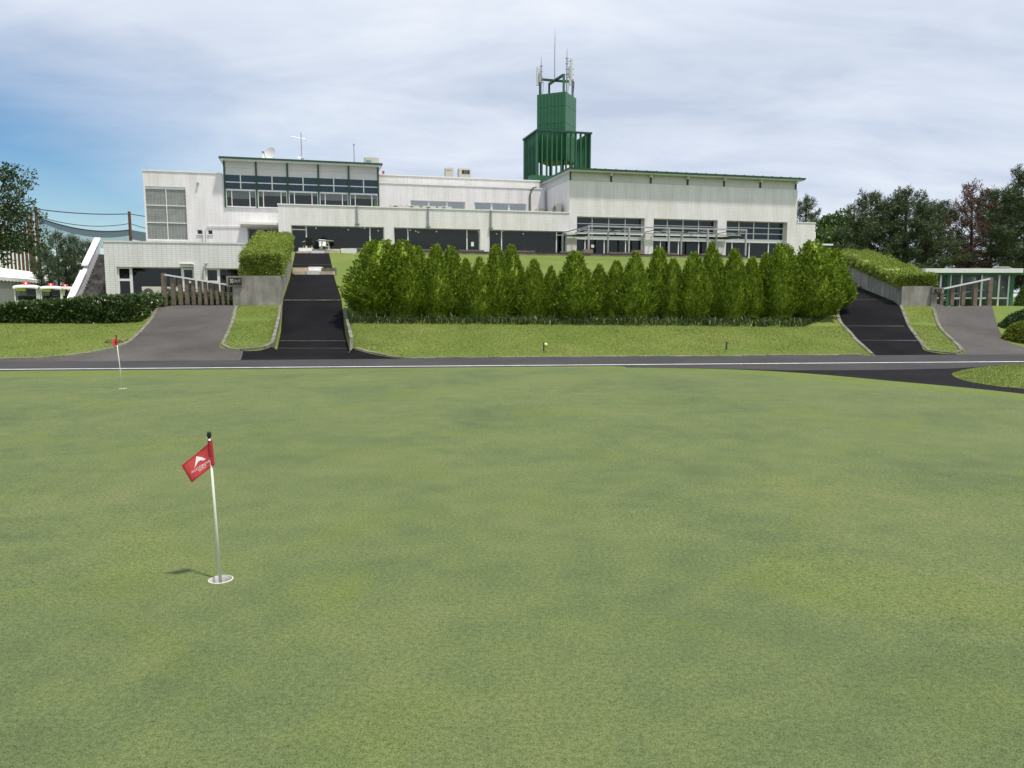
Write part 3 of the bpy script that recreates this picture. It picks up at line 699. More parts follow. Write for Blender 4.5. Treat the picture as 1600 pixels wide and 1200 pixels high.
# window wing with green posts
wp = [-3.32, -1.40, 0.52, 2.46, 4.40, 6.32]
for k, p in enumerate(wp): cbox('wing_post', 'green_trim', p - 0.05, p + 0.05, UD - 0.10, UD + 0.05, 7.06, 9.93)
for a, b in zip(wp, wp[1:]):
    a += 0.05; b -= 0.05; mid = (a + b) / 2
    for j in range(2):
        z0 = 9.085 + j * 0.425
        cbox('wing_panel', 'panel_white', a, b, UD - 0.03, UD + 0.04, z0, z0 + 0.417)
    f = MB(); f.box(a, b, UD - 0.03, UD + 0.05, 8.60, 8.66); f.box(mid - 0.035, mid + 0.035, UD - 0.035, UD + 0.05, 8.23, 8.60); f.box(mid - 0.035, mid + 0.035, UD - 0.035, UD + 0.05, 8.66, 9.08)
    f.box(a, b, UD - 0.04, UD + 0.06, 8.10, 8.20); f.box(a, b, UD - 0.08, UD + 0.06, 7.06, 7.13)
    l1, l2 = a + (b - a) * 0.19, a + (b - a) * 0.79
    for x in (a, l1 - 0.025, l2 - 0.025, b - 0.05): f.box(x, x + 0.05, UD - 0.03, UD + 0.05, 7.13, 8.10)
    fo = cpart('wing_window_frame', f, 'white_frame')
    for x0, x1 in ((a, mid - 0.035), (mid + 0.035, b)):
        for z0, z1 in ((8.20, 8.60), (8.66, 9.08)): MB().box(x0, x1, UD + 0.0, UD + 0.03, z0, z1).build('spandrel_panel', 'teal_panel', fo)
    bl = random.choice((0.32, 0.5, 0.42, 0.18, 0.25))
    for x0, x1 in ((a + 0.05, l1 - 0.025), (l1 + 0.025, l2 - 0.025), (l2 + 0.025, b - 0.05)):
        pane(fo, 'wing_glass', x0, x1, 7.13, 8.10, UD + 0.01)
        MB().box(x0, x1, UD + 0.045, UD + 0.052, 8.10 - bl * random.choice((1, 1, 0.8)), 8.10).build('roller_blind', 'blind', fo)
cbox('wing_soffit', 'white_frame', -3.50, 6.50, UD - 0.55, 12.0, 9.932, 10.0)
cbox('wing_roof', 'green_trim', -3.57, 6.58, UD - 0.62, 12.1, 10.002, 10.11)
cbox('wing_side_wall', 'panel_white', -3.37, -3.30, UD + 0.36, 11.9, 9.122, 9.93)
cbox('wing_side_wall', 'panel_white', 6.25, 6.32, UD + 0.36, 11.9, 9.13, 9.93)
# set-back upper storey, middle part
CW = [(8.45, 12.22), (12.86, 16.60)]
cpart('middle_wall', wall_mesh(6.34, 18.08, 5.0, 8.90, UD, UD + 0.3, [(a, b, 7.30, 7.86) for a, b in CW]), 'white_tile')
cbox('middle_coping', 'white_paint', 6.38, 18.08, UD - 0.04, UD + 0.34, 8.902, 8.97)
cbox('upper_parapet', 'white_tile', 6.40, 17.75, UD + 0.6, UD + 0.85, 8.60, 9.52)
cbox('upper_coping', 'white_paint', 6.36, 17.79, UD + 0.56, UD + 0.89, 9.522, 9.60)
for a, b in CW:
    f = MB(); n3 = [a + (b - a) * k / 3 for k in range(4)]
    f.box(a, b, UD + 0.08, UD + 0.16, 7.30, 7.36); f.box(a, b, UD + 0.08, UD + 0.16, 7.82, 7.86)
    for k, x in enumerate(n3): f.box(x - (0.0 if k == 0 else 0.07), x + (0.0 if k == 3 else 0.07), UD + 0.08, UD + 0.16, 7.36, 7.82)
    fo = cpart('strip_window_frame', f, 'white_frame')
    for k in range(3): pane(fo, 'sky_glass', n3[k] + 0.07, n3[k + 1] - 0.07, 7.36, 7.82, UD + 0.11)
cpart('black_pipe', MB().tube([(16.85, UD - 0.08, 6.2), (16.85, UD - 0.08, 8.55), (16.92, UD - 0.08, 8.80), (17.10, UD - 0.05, 8.98), (17.35, UD + 0.1, 9.02)], 0.045, 8), 'dark_metal')
cpart('corner_pipe', MB().tube([(17.98, UD - 0.06, 6.5), (17.98, UD - 0.06, 8.8)], 0.04, 8), 'galvanised')
m = MB(); m.tube([(17.25, UD - 0.06, 6.2), (17.25, UD - 0.06, 7.45), (17.30, UD - 0.06, 7.5), (17.55, UD - 0.06, 7.5)], 0.025, 6); cpart('white_pipe', m, 'white_frame')

# terrace edge: low timber and stone border in front of the windows
ter = empty('terrace_border', (*bxy(2.0, -3.9), TERR), BA)
tag(ter, 'low brown timber border along the edge of the clubhouse terrace', 'border')
for k in range(17):
    u0 = 2.3 + k * 1.55
    MB().box(u0 - 2, u0 + 1.52 - 2, -0.12, 0.10, -0.25, 0.14).build('timber', 'dark_timber', ter)
    if k % 2: MB().box(u0 - 2, u0 + 1.5 - 2, 0.12, 0.30, -0.25, 0.24).build('timber', 'brown_timber', ter)
    MB().box(u0 - 2, u0 + 1.53 - 2, -0.36, -0.125, -0.25, 0.04).build('stone', 'kerb_stone', ter)

# ------------------------------------------------------------------ annex below the terrace
annex = empty('annex_building', (*bxy(0, 0), 0), BA)
tag(annex, 'low white tiled annex with white framed windows behind the hedge', 'building')
AD = -3.0
def abox(name, mat, *a, parent=None): return MB().box(*a).build(name, mat, parent or annex)
wall_mesh(-8.74, 0.4, 0.0, 4.24, AD, AD + 0.3, [(-8.18, -4.36, 0.9, 2.96), (-3.80, -0.2, 0.9, 2.93)]).build('wall', 'annex_tile', annex)
abox('side_wall', 'annex_tile', -8.74, -8.44, AD + 0.302, 4.85, 0.0, 4.24)
abox('roof_slab', 'grey_metal', -8.43, 0.4, AD + 0.31, 4.88, 3.65, 3.84)
abox('parapet_coping', 'annex_tile', -8.77, 0.43, AD - 0.03, AD + 0.33, 4.242, 4.32)
abox('inner_wall', 'interior_wall', -8.4, 0.3, 1.0, 1.1, 0.05, 3.6)
def light(par, u0, u1, z0, z1, frame=0.05, d=AD + 0.12, split=None, glassm='dark_glass'):
    f = MB(); f.box(u0, u0 + frame, d, d + 0.08, z0, z1); f.box(u1 - frame, u1, d, d + 0.08, z0, z1); f.box(u0 + frame, u1 - frame, d, d + 0.08, z0, z0 + frame); f.box(u0 + frame, u1 - frame, d, d + 0.08, z1 - frame, z1)
    if split: f.box(u0 + frame, u1 - frame, d, d + 0.08, split - 0.06, split + 0.06)
    o = f.build('window_frame', 'white_frame', par)
    if split: pane(o, glassm, u0 + frame, u1 - frame, z0 + frame, split - 0.06, d + 0.04); pane(o, glassm, u0 + frame, u1 - frame, split + 0.06, z1 - frame, d + 0.04)
    else: pane(o, glassm, u0 + frame, u1 - frame, z0 + frame, z1 - frame, d + 0.04)
    return o
light(annex, -8.18, -7.50, 0.9, 2.96, 0.09, split=2.28)
o = light(annex, -7.50, -4.98, 0.9, 2.96, 0.05)
for u0, u1, zb in ((-7.45, -6.2, 2.38), (-6.19, -5.03, 2.22)): MB().box(u0, u1, AD + 0.21, AD + 0.22, zb, 2.91).build('blind', 'green_blind', o)
o = light(annex, -4.98, -4.37, 0.3, 2.93, 0.09, split=2.18)
light(annex, -3.80, -3.12, 0.9, 2.93, 0.09, split=2.2)
light(annex, -3.12, -0.2, 0.9, 2.93, 0.05)
m = MB(); m.tube([(-5.05, AD - 0.06, 3.10), (-5.02, AD - 0.10, 3.16), (-4.4, AD - 0.10, 3.16), (-4.33, AD - 0.08, 3.10), (-4.33, AD - 0.08, 0.8)], 0.04, 8); m.build('white_pipe', 'white_frame', annex)
m = MB(); m.tube([(-3.68, AD - 0.02, 3.22), (-3.74, AD - 0.08, 3.18), (-3.86, AD - 0.09, 3.02), (-3.90, AD - 0.09, 2.8), (-3.90, AD - 0.09, 0.6)], 0.035, 8); m.build('grey_pipe', 'grey_metal', annex)
abox('duct_cover', 'panel_white', -5.02, -4.38, AD - 0.05, AD - 0.003, 2.97, 3.12)

def ac_unit(name, label, loc, rz, w=0.85, h=0.62, d=0.32, fans=1, group=None, mat='cream_box'):
    r_ = empty(name, loc, rz); tag(r_, label, 'air conditioner', group)
    MB().box(-w / 2, w / 2, -d / 2, d / 2, 0.05, h).build('casing', mat, r_)
    for s in (-1, 1): MB().box(s * w * 0.35 - 0.04, s * w * 0.35 + 0.04, -d / 2 - 0.01, d / 2 + 0.01, 0, 0.05).build('foot', 'grey_metal', r_)
    for k in range(fans):
        cx0 = -w * 0.17; cz = h * (0.5 if fans == 1 else 0.29 + 0.44 * k); rad = min(h * 0.40, w * 0.30) if fans == 1 else h * 0.2
        f = MB()
        for rr_ in (0.35, 0.6, 0.85, 1.0): f.add(*ring(rad * rr_, 0.012, 20, (cx0, -d / 2 - 0.012, cz)))
        g = MB().add(*disc(rad, 20, (cx0, -d / 2 - 0.003, cz))).build('fan', 'dark_metal', r_)
        f.build('grille', 'grey_metal', g)
        MB().add(*disc(rad * 0.26, 14, (cx0, -d / 2 - 0.02, cz))).build('hub', mat, g)
    MB().box(w * 0.27, w * 0.42, -d / 2 - 0.006, -d / 2 - 0.001, h * 0.55, h * 0.72).build('panel', 'grey_metal', r_)
    return r_
def disc(r_, n, c): return [(c[0] + r_ * math.cos(2 * math.pi * k / n), c[1], c[2] + r_ * math.sin(2 * math.pi * k / n)) for k in range(n)], [tuple(range(n))]
def ring(r_, w, n, c):
    vs_ = []
    for k in range(n):
        a = 2 * math.pi * k / n
        for q in (r_ - w, r_): vs_.append((c[0] + q * math.cos(a), c[1], c[2] + q * math.sin(a)))
    return vs_, [(2 * k, 2 * k + 1, 2 * ((k + 1) % n) + 1, 2 * ((k + 1) % n)) for k in range(n)]
for u, lab in ((-6.42, 'outdoor air conditioner by the annex, nearer the stairs'), (-5.45, 'outdoor air conditioner by the annex, nearer the white door')):
    # a low plinth keeps the units above the wet ground
    pb = MB().box(-0.5, 0.5, -0.25, 0.25, 0, 0.95).build('equipment_plinth', 'old_concrete', None, loc=(*bxy(u, AD - 0.5), 0.25), rot=(0, 0, BA))
    tag(pb, 'concrete plinth under the ' + ('air conditioner nearer the stairs' if u < -6 else 'air conditioner nearer the white door'), 'plinth')
    ac_unit('air_conditioner', lab, (*bxy(u, AD - 0.5), 1.2), BA, 0.92, 0.72, 0.36)

# outdoor stairs left of the annex: steps climb away from the path
st = empty('outdoor_stairs', (*bxy(-10.4, -4.0), 0), BA)
tag(st, 'steep outdoor stairs of dark weathered steps with white side wall', 'stairs')
NS = 21; z0s, z1s = 0.20, 3.84; dd0, dd1 = 0.0, 6.3
for k in range(NS):
    za = z0s + (z1s - z0s) * k / NS; zb = z0s + (z1s - z0s) * (k + 1) / NS; da = dd0 + (dd1 - dd0) * k / NS; db = dd0 + (dd1 - dd0) * (k + 1) / NS
    MB().box(0.24, 1.62, da, db + 0.04, za - 0.25, zb).build('step', 'dark_concrete', st)
m = MB(); m.hexa([(0, -0.35, 0.0), (0.23, -0.35, 0.0), (0.23, 6.5, 0.0), (0, 6.5, 0.0)], [(0, -0.35, 0.85), (0.23, -0.35, 0.85), (0.23, 6.5, 4.55), (0, 6.5, 4.55)]); m.build('side_wall', 'annex_tile', st)
for y0, y1 in ((-0.4, 3.15), (3.45, 6.55)):
    zf = lambda y: 0.86 + (y + 0.35) * 3.7 / 6.85 + (0.16 if y0 > 3 else 0)
    m = MB(); m.hexa([(-0.05, y0, zf(y0)), (0.28, y0, zf(y0)), (0.28, y1, zf(y1)), (-0.05, y1, zf(y1))], [(-0.05, y0, zf(y0) + 0.09), (0.28, y0, zf(y0) + 0.09), (0.28, y1, zf(y1) + 0.09), (-0.05, y1, zf(y1) + 0.09)]); m.build('wall_cap', 'white_paint', st)

# ------------------------------------------------------------------ green antenna tower on the roof
tw = empty('antenna_tower', (*bxy(21.8, 14.0), 8.6), BA)
tag(tw, 'dark green antenna tower rising above the clubhouse roof', 'tower')
cw, cdp, cz1 = 2.30, 1.95, 5.82          # half width, half depth, cage top above roof
for q in ((-cw - 0.06, cw + 0.06, -cdp - 0.06, -cdp + 0.12), (-cw - 0.06, cw + 0.06, cdp - 0.12, cdp + 0.06), (-cw - 0.06, -cw + 0.12, -cdp + 0.12, cdp - 0.12), (cw - 0.12, cw + 0.06, -cdp + 0.12, cdp - 0.12)):
    MB().box(*q, cz1, cz1 + 0.14).build('cage_rim', 'green_dark', tw)
MB().box(-cw, cw, -cdp, cdp, 0.0, 0.25).build('cage_base', 'green_dark', tw)
slat = MB().box(-0.05, 0.05, -0.11, 0.11, 0.25, cz1).mesh('cage_slat'); slat.materials.append(MT['green_paint'])
for k in range(12):
    x = -cw + 0.06 + (2 * cw - 0.12) * k / 11
    for y in ((-cdp + 0.11, cdp - 0.11) if k in (0, 10, 11) else (-cdp + 0.11,)): link('slat', slat, None, tw, loc=(x, y, 0))
for k in range(9):
    y = -cdp + 0.35 + (2 * cdp - 0.7) * k / 8
    for x in (-cw + 0.12, cw - 0.12): link('slat', slat, None, tw, loc=(x, y, 0), rot=(0, 0, R(90)))
box('cage_side_sheet', 'green_dark', tw, -cw + 0.24, -cw + 0.27, -cdp + 0.3, cdp - 0.3, 0.25, cz1)
ba = R(50); bs = 1.23; bz0, bz1 = 3.75, 9.05
bd = MB().box(-bs + 0.03, bs - 0.03, -bs + 0.03, bs - 0.03, bz0, bz1).build('tower_body', 'green_dark', tw, rot=(0, 0, ba))
zrows = [bz0, 5.0, 6.65, 8.0, bz1 + 0.02]; npn = 8
for fi in range(4):
    a = fi * math.pi / 2
    for j in range(4):
        for k in range(npn):
            w = 2 * bs / npn; x = -bs + w * (k + 0.5)
            pm = bpy.data.meshes.get('tower_panel_%d' % j)
            if pm is None:
                pm = MB().box(-w / 2 + 0.012, w / 2 - 0.012, -bs - 0.012, -bs + 0.028, zrows[j] + 0.012, zrows[j + 1] - 0.012).mesh('tower_panel_%d' % j); pm.materials.append(MT['green_panel'])
            c_, s_ = math.cos(a), math.sin(a)
            link('panel', pm, None, bd, loc=(x * c_, x * s_, 0), rot=(0, 0, a))
# legs under the body, beams and masts on top
for x, y in ((-1.3, 0.1), (0.1, -1.3), (1.3, -0.1), (-0.1, 1.3)): MB().box(x - 0.09, x + 0.09, y - 0.09, y + 0.09, 0.25, bz0).build('leg', 'green_dark', tw)
bt = bz1
def wloc(u, d): return u - 21.8, d - 14.0     # building u,d to tower frame
L1, L2, L3 = (-1.58, -0.05), (0.2, -1.45), (1.50, 0.15)
MB().bar((-1.45, 0.0, bt), (-1.45, 0.0, bt + 1.35), 0.14).build('mast_post', 'green_dark', tw)
MB().bar((1.40, 0.1, bt), (1.40, 0.1, bt + 1.35), 0.14).build('mast_post', 'green_dark', tw)
MB().bar((0.12, -1.38, bt), (0.12, -1.38, bt + 1.42), 0.16).build('mast_post', 'green_panel', tw)
MB().bar((-1.52, 0, bt + 1.28), (1.47, 0.1, bt + 1.28), 0.16).build('beam', 'green_dark', tw)
MB().bar((0.12, -1.38, bt + 1.38), (-0.25, 1.3, bt + 1.32), 0.17).build('beam', 'green_dark', tw)
MB().bar((-0.25, 1.3, bt), (-0.25, 1.3, bt + 1.3), 0.14).build('mast_post', 'green_dark', tw)
def mast(x, y, top, pan_dx, pz0, pz1, second=True):
    m = MB(); m.tube([(x, y, bt), (x, y, top - 0.7)], 0.05, 6); m.tube([(x, y, top - 0.7), (x, y, top)], [0.035, 0.012], 6)
    for z in np.arange(bt + 1.0, top - 0.5, 0.42): m.box(x - 0.14, x + 0.14, y - 0.03, y + 0.03, z, z + 0.05)
    m.bar((x, y, pz1 - 0.2), (x + pan_dx, y, pz1 - 0.2), 0.05); m.bar((x, y, pz0 + 0.2), (x + pan_dx, y, pz0 + 0.2), 0.05)
    mo = m.build('antenna_mast', 'galvanised', tw)
    MB().box(x + pan_dx - 0.09, x + pan_dx + 0.09, y - 0.06, y + 0.06, pz0, pz1).build('panel_antenna', 'panel_white', mo)
    if second: MB().box(x + pan_dx * 0.45 - 0.07, x + pan_dx * 0.45 + 0.07, y - 0.16, y - 0.06, pz0 + 0.25, pz0 + 1.0).build('radio_unit', 'grey_metal', mo)
    cb = MB(); cb.tube([(x + 0.06, y - 0.05, pz0 + 0.5), (x + 0.17, y - 0.12, pz0 + 0.2), (x + 0.12, y - 0.1, pz0 - 0.5), (x + 0.08, y - 0.05, bt)], 0.022, 6); cb.build('cable', 'grey_metal', mo)
mast(-1.38, -0.1, bt + 3.05, -0.30, bt + 0.75, bt + 2.2)
mast(0.42, -1.25, bt + 3.45, 0.38, bt + 1.05, bt + 2.7)
mast(1.30, 0.0, bt + 2.85, -0.16, bt + 1.0, bt + 2.0, False)
MB().tube([(-0.20, 0.0, bt + 1.2), (-0.20, 0.0, bt + 4.0), (-0.18, 0.0, bt + 5.2)], [0.04, 0.032, 0.012], 6).build('lightning_rod', 'galvanised', tw)
tag(MB().box(-1.12, 1.12, -0.5, 0.5, 0, 2.15).build('equipment_box', 'green_paint', None, loc=(*bxy(19.72, 10.9), 8.6), rot=(0, 0, BA)), 'plain green equipment box at the foot of the antenna tower', 'box')

# ------------------------------------------------------------------ planters with clipped hedges beside the ramps
def planter(name, label, xi, xo, y0, y1, zb, zt0, zt1, sign_side):
    """xi(y), xo(y): ramp-side and outer faces; retaining block with stepped concrete panels"""
    r_ = empty(name, (xi(y0), y0, terrain(xi(y0), y0) * 0)); tag(r_, label, 'planter'); ox, oy = r_.location.x, r_.location.y
    zt = lambda y: zt0 + (zt1 - zt0) * (y - y0) / (y1 - y0)
    zbf = lambda y: zb + (zt(y) - zt0) * 0.75
    a, b = xi(y0) - ox, xo(y0) - ox; s = 1 if b > a else -1
    lo, hi = min(a, b), max(a, b)
    MB().box(lo, hi, 0, 0.18, 0.2, zt0).build('front_wall', 'old_concrete', r_)
    MB().box(lo + 0.02, hi - 0.02, -0.03, -0.001, zb - 0.02, zb + 0.18).build('footing', 'old_concrete', r_)
    n = 11
    for k in range(n):
        ya = y0 + 0.185 + (y1 - y0 - 0.185) * k / n; yb = y0 + 0.185 + (y1 - y0 - 0.185) * (k + 1) / n - 0.012
        m = MB(); w = 0.16 * s
        m.hexa([(xi(ya) - ox, ya - oy, 0.2), (xi(ya) - ox + w, ya - oy, 0.2), (xi(yb) - ox + w, yb - oy, 0.2), (xi(yb) - ox, yb - oy, 0.2)],
               [(xi(ya) - ox, ya - oy, zt(ya)), (xi(ya) - ox + w, ya - oy, zt(ya)), (xi(yb) - ox + w, yb - oy, zt(yb)), (xi(yb) - ox, yb - oy, zt(yb))]); m.build('wall_panel', 'old_concrete', r_)
        m = MB()
        m.hexa([(xo(ya) - ox, ya - oy, 0.0), (xo(ya) - ox - w, ya - oy, 0.0), (xo(yb) - ox - w, yb - oy, 0.0), (xo(yb) - ox, yb - oy, 0.0)],
               [(xo(ya) - ox, ya - oy, zt(ya)), (xo(ya) - ox - w, ya - oy, zt(ya)), (xo(yb) - ox - w, yb - oy, zt(yb)), (xo(yb) - ox, yb - oy, zt(yb))]); m.build('wall_panel', 'old_concrete', r_)
    m = MB(); i0, o0, i1, o1 = xi(y0 + .19) + .165 * s - ox, xo(y0 + .19) - .165 * s - ox, xi(y1) + .165 * s - ox, xo(y1) - .165 * s - ox
    m.hexa([(i0, 0.19, 0.2), (o0, 0.19, 0.2), (o1, y1 - oy, 0.2), (i1, y1 - oy, 0.2)], [(i0, 0.19, zt0 - 0.1), (o0, 0.19, zt0 - 0.1), (o1, y1 - oy, zt1 - 0.1), (i1, y1 - oy, zt1 - 0.1)]); m.build('soil', 'soil', r_)
    return r_
LPI = lambda y: ll(y) - 0.05; LPO = lambda y: ll(y) - 1.22 - 0.028 * (y - 24)
planter('concrete_planter', 'stained concrete planter wall beside the left ramp and the OUT sign', LPI, LPO, 24.0, 37.2, 1.0, 2.04, 3.92, -1)
RPI = lambda y: rr(y) + 0.05; RPO = lambda y: rr(y) + 1.02 + 0.03 * (y - 24)
planter('concrete_planter', 'long concrete planter wall beside the right ramp with dark name plate', RPI, RPO, 24.0, 36.6, 0.85, 1.72, 3.10, 1)

# piers with name plates at the gate side
def pier(name, label, x0, x1, y0, y1, z0, z1, cap0, cap1, capz):
    r_ = empty(name, ((x0 + x1) / 2, y0, z0)); tag(r_, label, 'pier'); c = (x0 + x1) / 2
    MB().box(x0 - c, x1 - c, 0, y1 - y0, -0.3, z1 - z0).build('shaft', 'old_concrete', r_)
    MB().box(cap0 - c, cap1 - c, -0.04, y1 - y0 + 0.5, z1 - z0 + 0.001, capz - z0).build('cap', 'old_concrete', r_)
    return r_
pL = pier('gate_pier', 'concrete gate pier carrying the OUT plate', -8.65, -8.33, 23.95, 24.4, 0.95, 1.70, -8.82, -8.33, 2.03)
plate = MB().box(-0.25, 0.15, -0.07, -0.042, 0.81, 1.03).build('name_plate', 'sign_plate', pL)
tm = text_mesh('OUT', 0.115, 'plate_text'); tm.materials.append(MT['sign_text'])
link('lettering', tm, None, plate, loc=(0.015, -0.074, 0.885), rot=(R(90), 0, 0), scl=(0.95, 1, 1))
lm = MB(); 
for x, z, w, h in ((-0.20, 0.865, 0.035, 0.045), (-0.20, 0.945, 0.035, 0.045), (-0.145, 0.865, 0.035, 0.045), (-0.145, 0.945, 0.035, 0.045), (-0.172, 0.905, 0.03, 0.04)): lm.box(x, x + w, -0.075, -0.071, z, z + h)
lm.build('emblem', 'sign_text', plate)
pR = pier('gate_pier', 'narrow concrete gate pier with worn dark plate below its cap', 13.00, 13.18, 23.96, 24.4, 0.80, 1.50, 13.00, 13.36, 1.68)
plate = MB().box(-0.03, 0.18, -0.068, -0.042, 0.73, 0.83).build('name_plate', 'sign_plate', pR)
for x in (0.03, 0.10): MB().box(x, x + 0.035, -0.072, -0.069, 0.75, 0.81).build('worn_mark', 'old_concrete', plate)

# slatted gates with a sloping white top rail
def gate(name, label, xa, xb, y, za, ha, hb, n, gap_bottom=0.05, w0=0.13, w1=0.06):
    r_ = empty(name, (xa, y, za)); tag(r_, label, 'gate', 'slatted gates across the drives')
    L = xb - xa; sg = 1 if L > 0 else -1
    pos = [(k / (n - 1)) ** 0.86 for k in range(n)]
    for k, t in enumerate(pos):
        x = L * t; w = w0 + (w1 - w0) * t; h = ha + (hb - ha) * t
        MB().box(x - w / 2, x + w / 2, -0.05, 0.05, 0.0 if k == 0 else gap_bottom, h + (0.03 if k == 0 else 0)).build('slat', 'brown_timber', r_)
    MB().bar((0.06 * sg, -0.07, ha - 0.02), (L + 0.05 * sg, -0.07, hb - 0.02), 0.04, 0.045).build('top_rail', 'white_frame', r_)
    MB().bar((0.0, 0, -0.01), (L, 0, -0.01), 0.12, 0.08).build('bottom_rail', 'dark_timber', r_)
    for zf in (0.35, 0.62): MB().bar((0.03 * sg, 0.07, ha * zf), (L, 0.07, hb * zf), 0.018).build('wire', 'galvanised', r_)
    return r_
gate('slatted_gate', 'brown slatted gate with sloping white rail in front of the annex', -11.12, -8.72, 24.75, 1.09, 1.02, 0.64, 13)
gate('slatted_gate', 'brown slatted gate with white rail in front of the glass pavilion', 15.28, 13.42, 24.75, 1.06, 0.92, 0.52, 6, w0=0.13, w1=0.10)

# boxes and boards on the ramp steps
def steps(name, label, y, xl, xr, rows):
    r_ = empty(name, (xl, y, terrain((xl + xr) / 2, y))); tag(r_, label, 'steps')
    for (f0, f1, dy0, dy1, z0, z1, mat) in rows:
        W = xr - xl; MB().box(W * f0 + 0.008, W * f1 - 0.008, dy0, dy1, z0, z1).build('board', mat, r_)
    return r_
steps('board_step', 'white and cream board step halfway up the left ramp', 33.2, ll(33.2), lr(33.2), [(0.0, 0.36, 0.25, 0.6, -0.1, 0.30, 'pale_board'), (0.08, 0.38, -0.05, 0.24, -0.2, 0.13, 'pale_board'), (0.38, 0.68, -0.07, 0.24, -0.2, 0.16, 'white_paint'), (0.37, 0.68, 0.25, 0.6, -0.1, 0.33, 'white_paint'), (0.68, 1.0, -0.05, 0.24, -0.2, 0.13, 'pale_board'), (0.68, 1.0, 0.25, 0.6, -0.1, 0.28, 'kerb_stone')])
steps('board_step', 'white and cream board step where the left ramp meets the terrace', 42.4, ll(42.4) + 0.1, lr(42.4) + 0.7, [(0.0, 0.31, -0.06, 0.3, -0.15, 0.10, 'pale_board'), (0.31, 0.62, -0.08, 0.3, -0.15, 0.12, 'white_paint'), (0.62, 0.94, -0.06, 0.3, -0.15, 0.11, 'pale_board'), (0.0, 0.30, 0.31, 0.7, -0.1, 0.30, 'white_paint'), (0.31, 0.62, 0.31, 0.7, -0.1, 0.24, 'kerb_stone'), (0.62, 0.93, 0.31, 0.7, -0.1, 0.24, 'pale_board'), (0.95, 1.28, 0.31, 0.7, -0.1, 0.27, 'white_paint')])
steps('board_step', 'two pale board steps across the right ramp beside the conifers', 30.6, rl(30.6), rr(30.6), [(0.0, 1.0, 0.0, 0.25, -0.2, 0.07, 'kerb_stone'), (0.0, 0.96, 0.26, 0.6, -0.2, 0.22, 'kerb_stone')])
tag(MB().box(-0.9, 0.9, -0.12, 0.12, -0.4, 0.32).build('brick_border', 'red_brick', None, loc=(rr(38.5) + 0.2, 38.5, terrain(rr(38.5) - 0.3, 38.5)), rot=(0, 0, 0.2)), 'low red brick border at the top of the right ramp', 'border')

# ------------------------------------------------------------------ pergola frame in front of the hall windows
pg = empty('pergola', (*bxy(18.5, -2.5), TERR), BA); tag(pg, 'grey metal pergola frame with folded awning before the hall windows', 'pergola')
fx = [0, 2.70, 5.45, 8.20, 10.98]
for x in fx:
    MB().box(x - 0.05, x + 0.05, -0.05, 0.05, 0, 1.84).build('post', 'grey_metal', pg)
    MB().bar((x, 0.05, 1.84), (x, 2.45, 1.66), 0.05, 0.09).build('rafter', 'grey_metal', pg)
MB().box(-0.06, 11.04, -0.055, 0.055, 1.842, 1.93).build('front_beam', 'grey_metal', pg)
MB().box(-0.06, 11.04, 0.7, 0.78, 1.56, 1.63).build('middle_rail', 'grey_metal', pg)
MB().box(-0.9, 11.04, 2.30, 2.40, 1.60, 1.68).build('rear_beam', 'white_frame', pg)
MB().bar((-0.03, 0.0, 1.87), (-0.92, 2.3, 1.64), 0.06).build('side_beam', 'grey_metal', pg)
MB().box(-0.97, -0.87, 2.30, 2.40, 0, 1.60).build('post', 'grey_metal', pg)
for x in (1.62, 4.12, 6.75, 9.30):
    o = MB().box(x - 0.045, x + 0.045, 0.78, 0.87, 0, 1.66).build('inner_post', 'grey_metal', pg)
    MB().bar((x, 0.7, 1.66), (x + 0.5, 0.2, 1.78), 0.05, 0.04).build('awning_arm', 'dark_metal', o)
m = MB(); m.hexa([(9.35, 0.6, 1.40), (10.9, 0.6, 1.40), (10.9, 2.2, 1.42), (9.35, 2.2, 1.42)], [(9.35, 0.6, 1.44), (10.9, 0.6, 1.54), (10.9, 2.2, 1.62), (9.35, 2.2, 1.50)]); m.build('folded_awning', 'awning_green', pg)
m = MB(); m.hexa([(-0.85, 1.0, 1.36), (0.35, 1.0, 1.36), (0.35, 2.2, 1.40), (-0.85, 2.2, 1.40)], [(-0.85, 1.0, 1.40), (0.35, 1.0, 1.52), (0.35, 2.2, 1.56), (-0.85, 2.2, 1.46)]); m.build('folded_awning', 'awning_green', pg)
for u, lab in ((18.25, 'small brick pier at the end of the pergola nearest the tower'), (21.55, 'small brick pier under the second pergola post')):
    tag(MB().box(-0.3, 0.3, -0.18, 0.18, 0, 0.42).build('brick_pier', 'brick_pier', None, loc=(*bxy(u, -2.95), TERR), rot=(0, 0, BA)), lab, 'pier')

# terrace table and chairs near the top of the left ramp
def chair(name, label, loc, rz, seat_mat, leg_mat):
    r_ = empty(name, loc, rz); tag(r_, label, 'chair')
    MB().box(-0.22, 0.22, -0.22, 0.22, 0.40, 0.45).build('seat', seat_mat, r_)
    m = MB(); m.hexa([(-0.22, 0.19, 0.45), (0.22, 0.19, 0.45), (0.22, 0.23, 0.45), (-0.22, 0.23, 0.45)], [(-0.20, 0.27, 0.85), (0.20, 0.27, 0.85), (0.20, 0.30, 0.85), (-0.20, 0.30, 0.85)]); m.build('backrest', seat_mat, r_)
    for x in (-0.19, 0.19):
        for y in (-0.19, 0.19): MB().bar((x, y, 0), (x * 0.93, y * 0.93, 0.40), 0.04).build('leg', leg_mat, r_)
        MB().bar((x * 1.1, -0.2, 0.62), (x * 1.1, 0.24, 0.64), 0.035).build('armrest', leg_mat, r_)
chair('terrace_chair', 'black chair with white legs beside the terrace table', (*bxy(1.62, -2.3), TERR + 0.01), BA + R(200), 'black_plastic', 'white_plastic')
chair('terrace_chair', 'white plastic chair at the far side of the terrace table', (*bxy(2.55, -1.4), TERR + 0.01), BA + R(20), 'white_plastic', 'white_plastic')
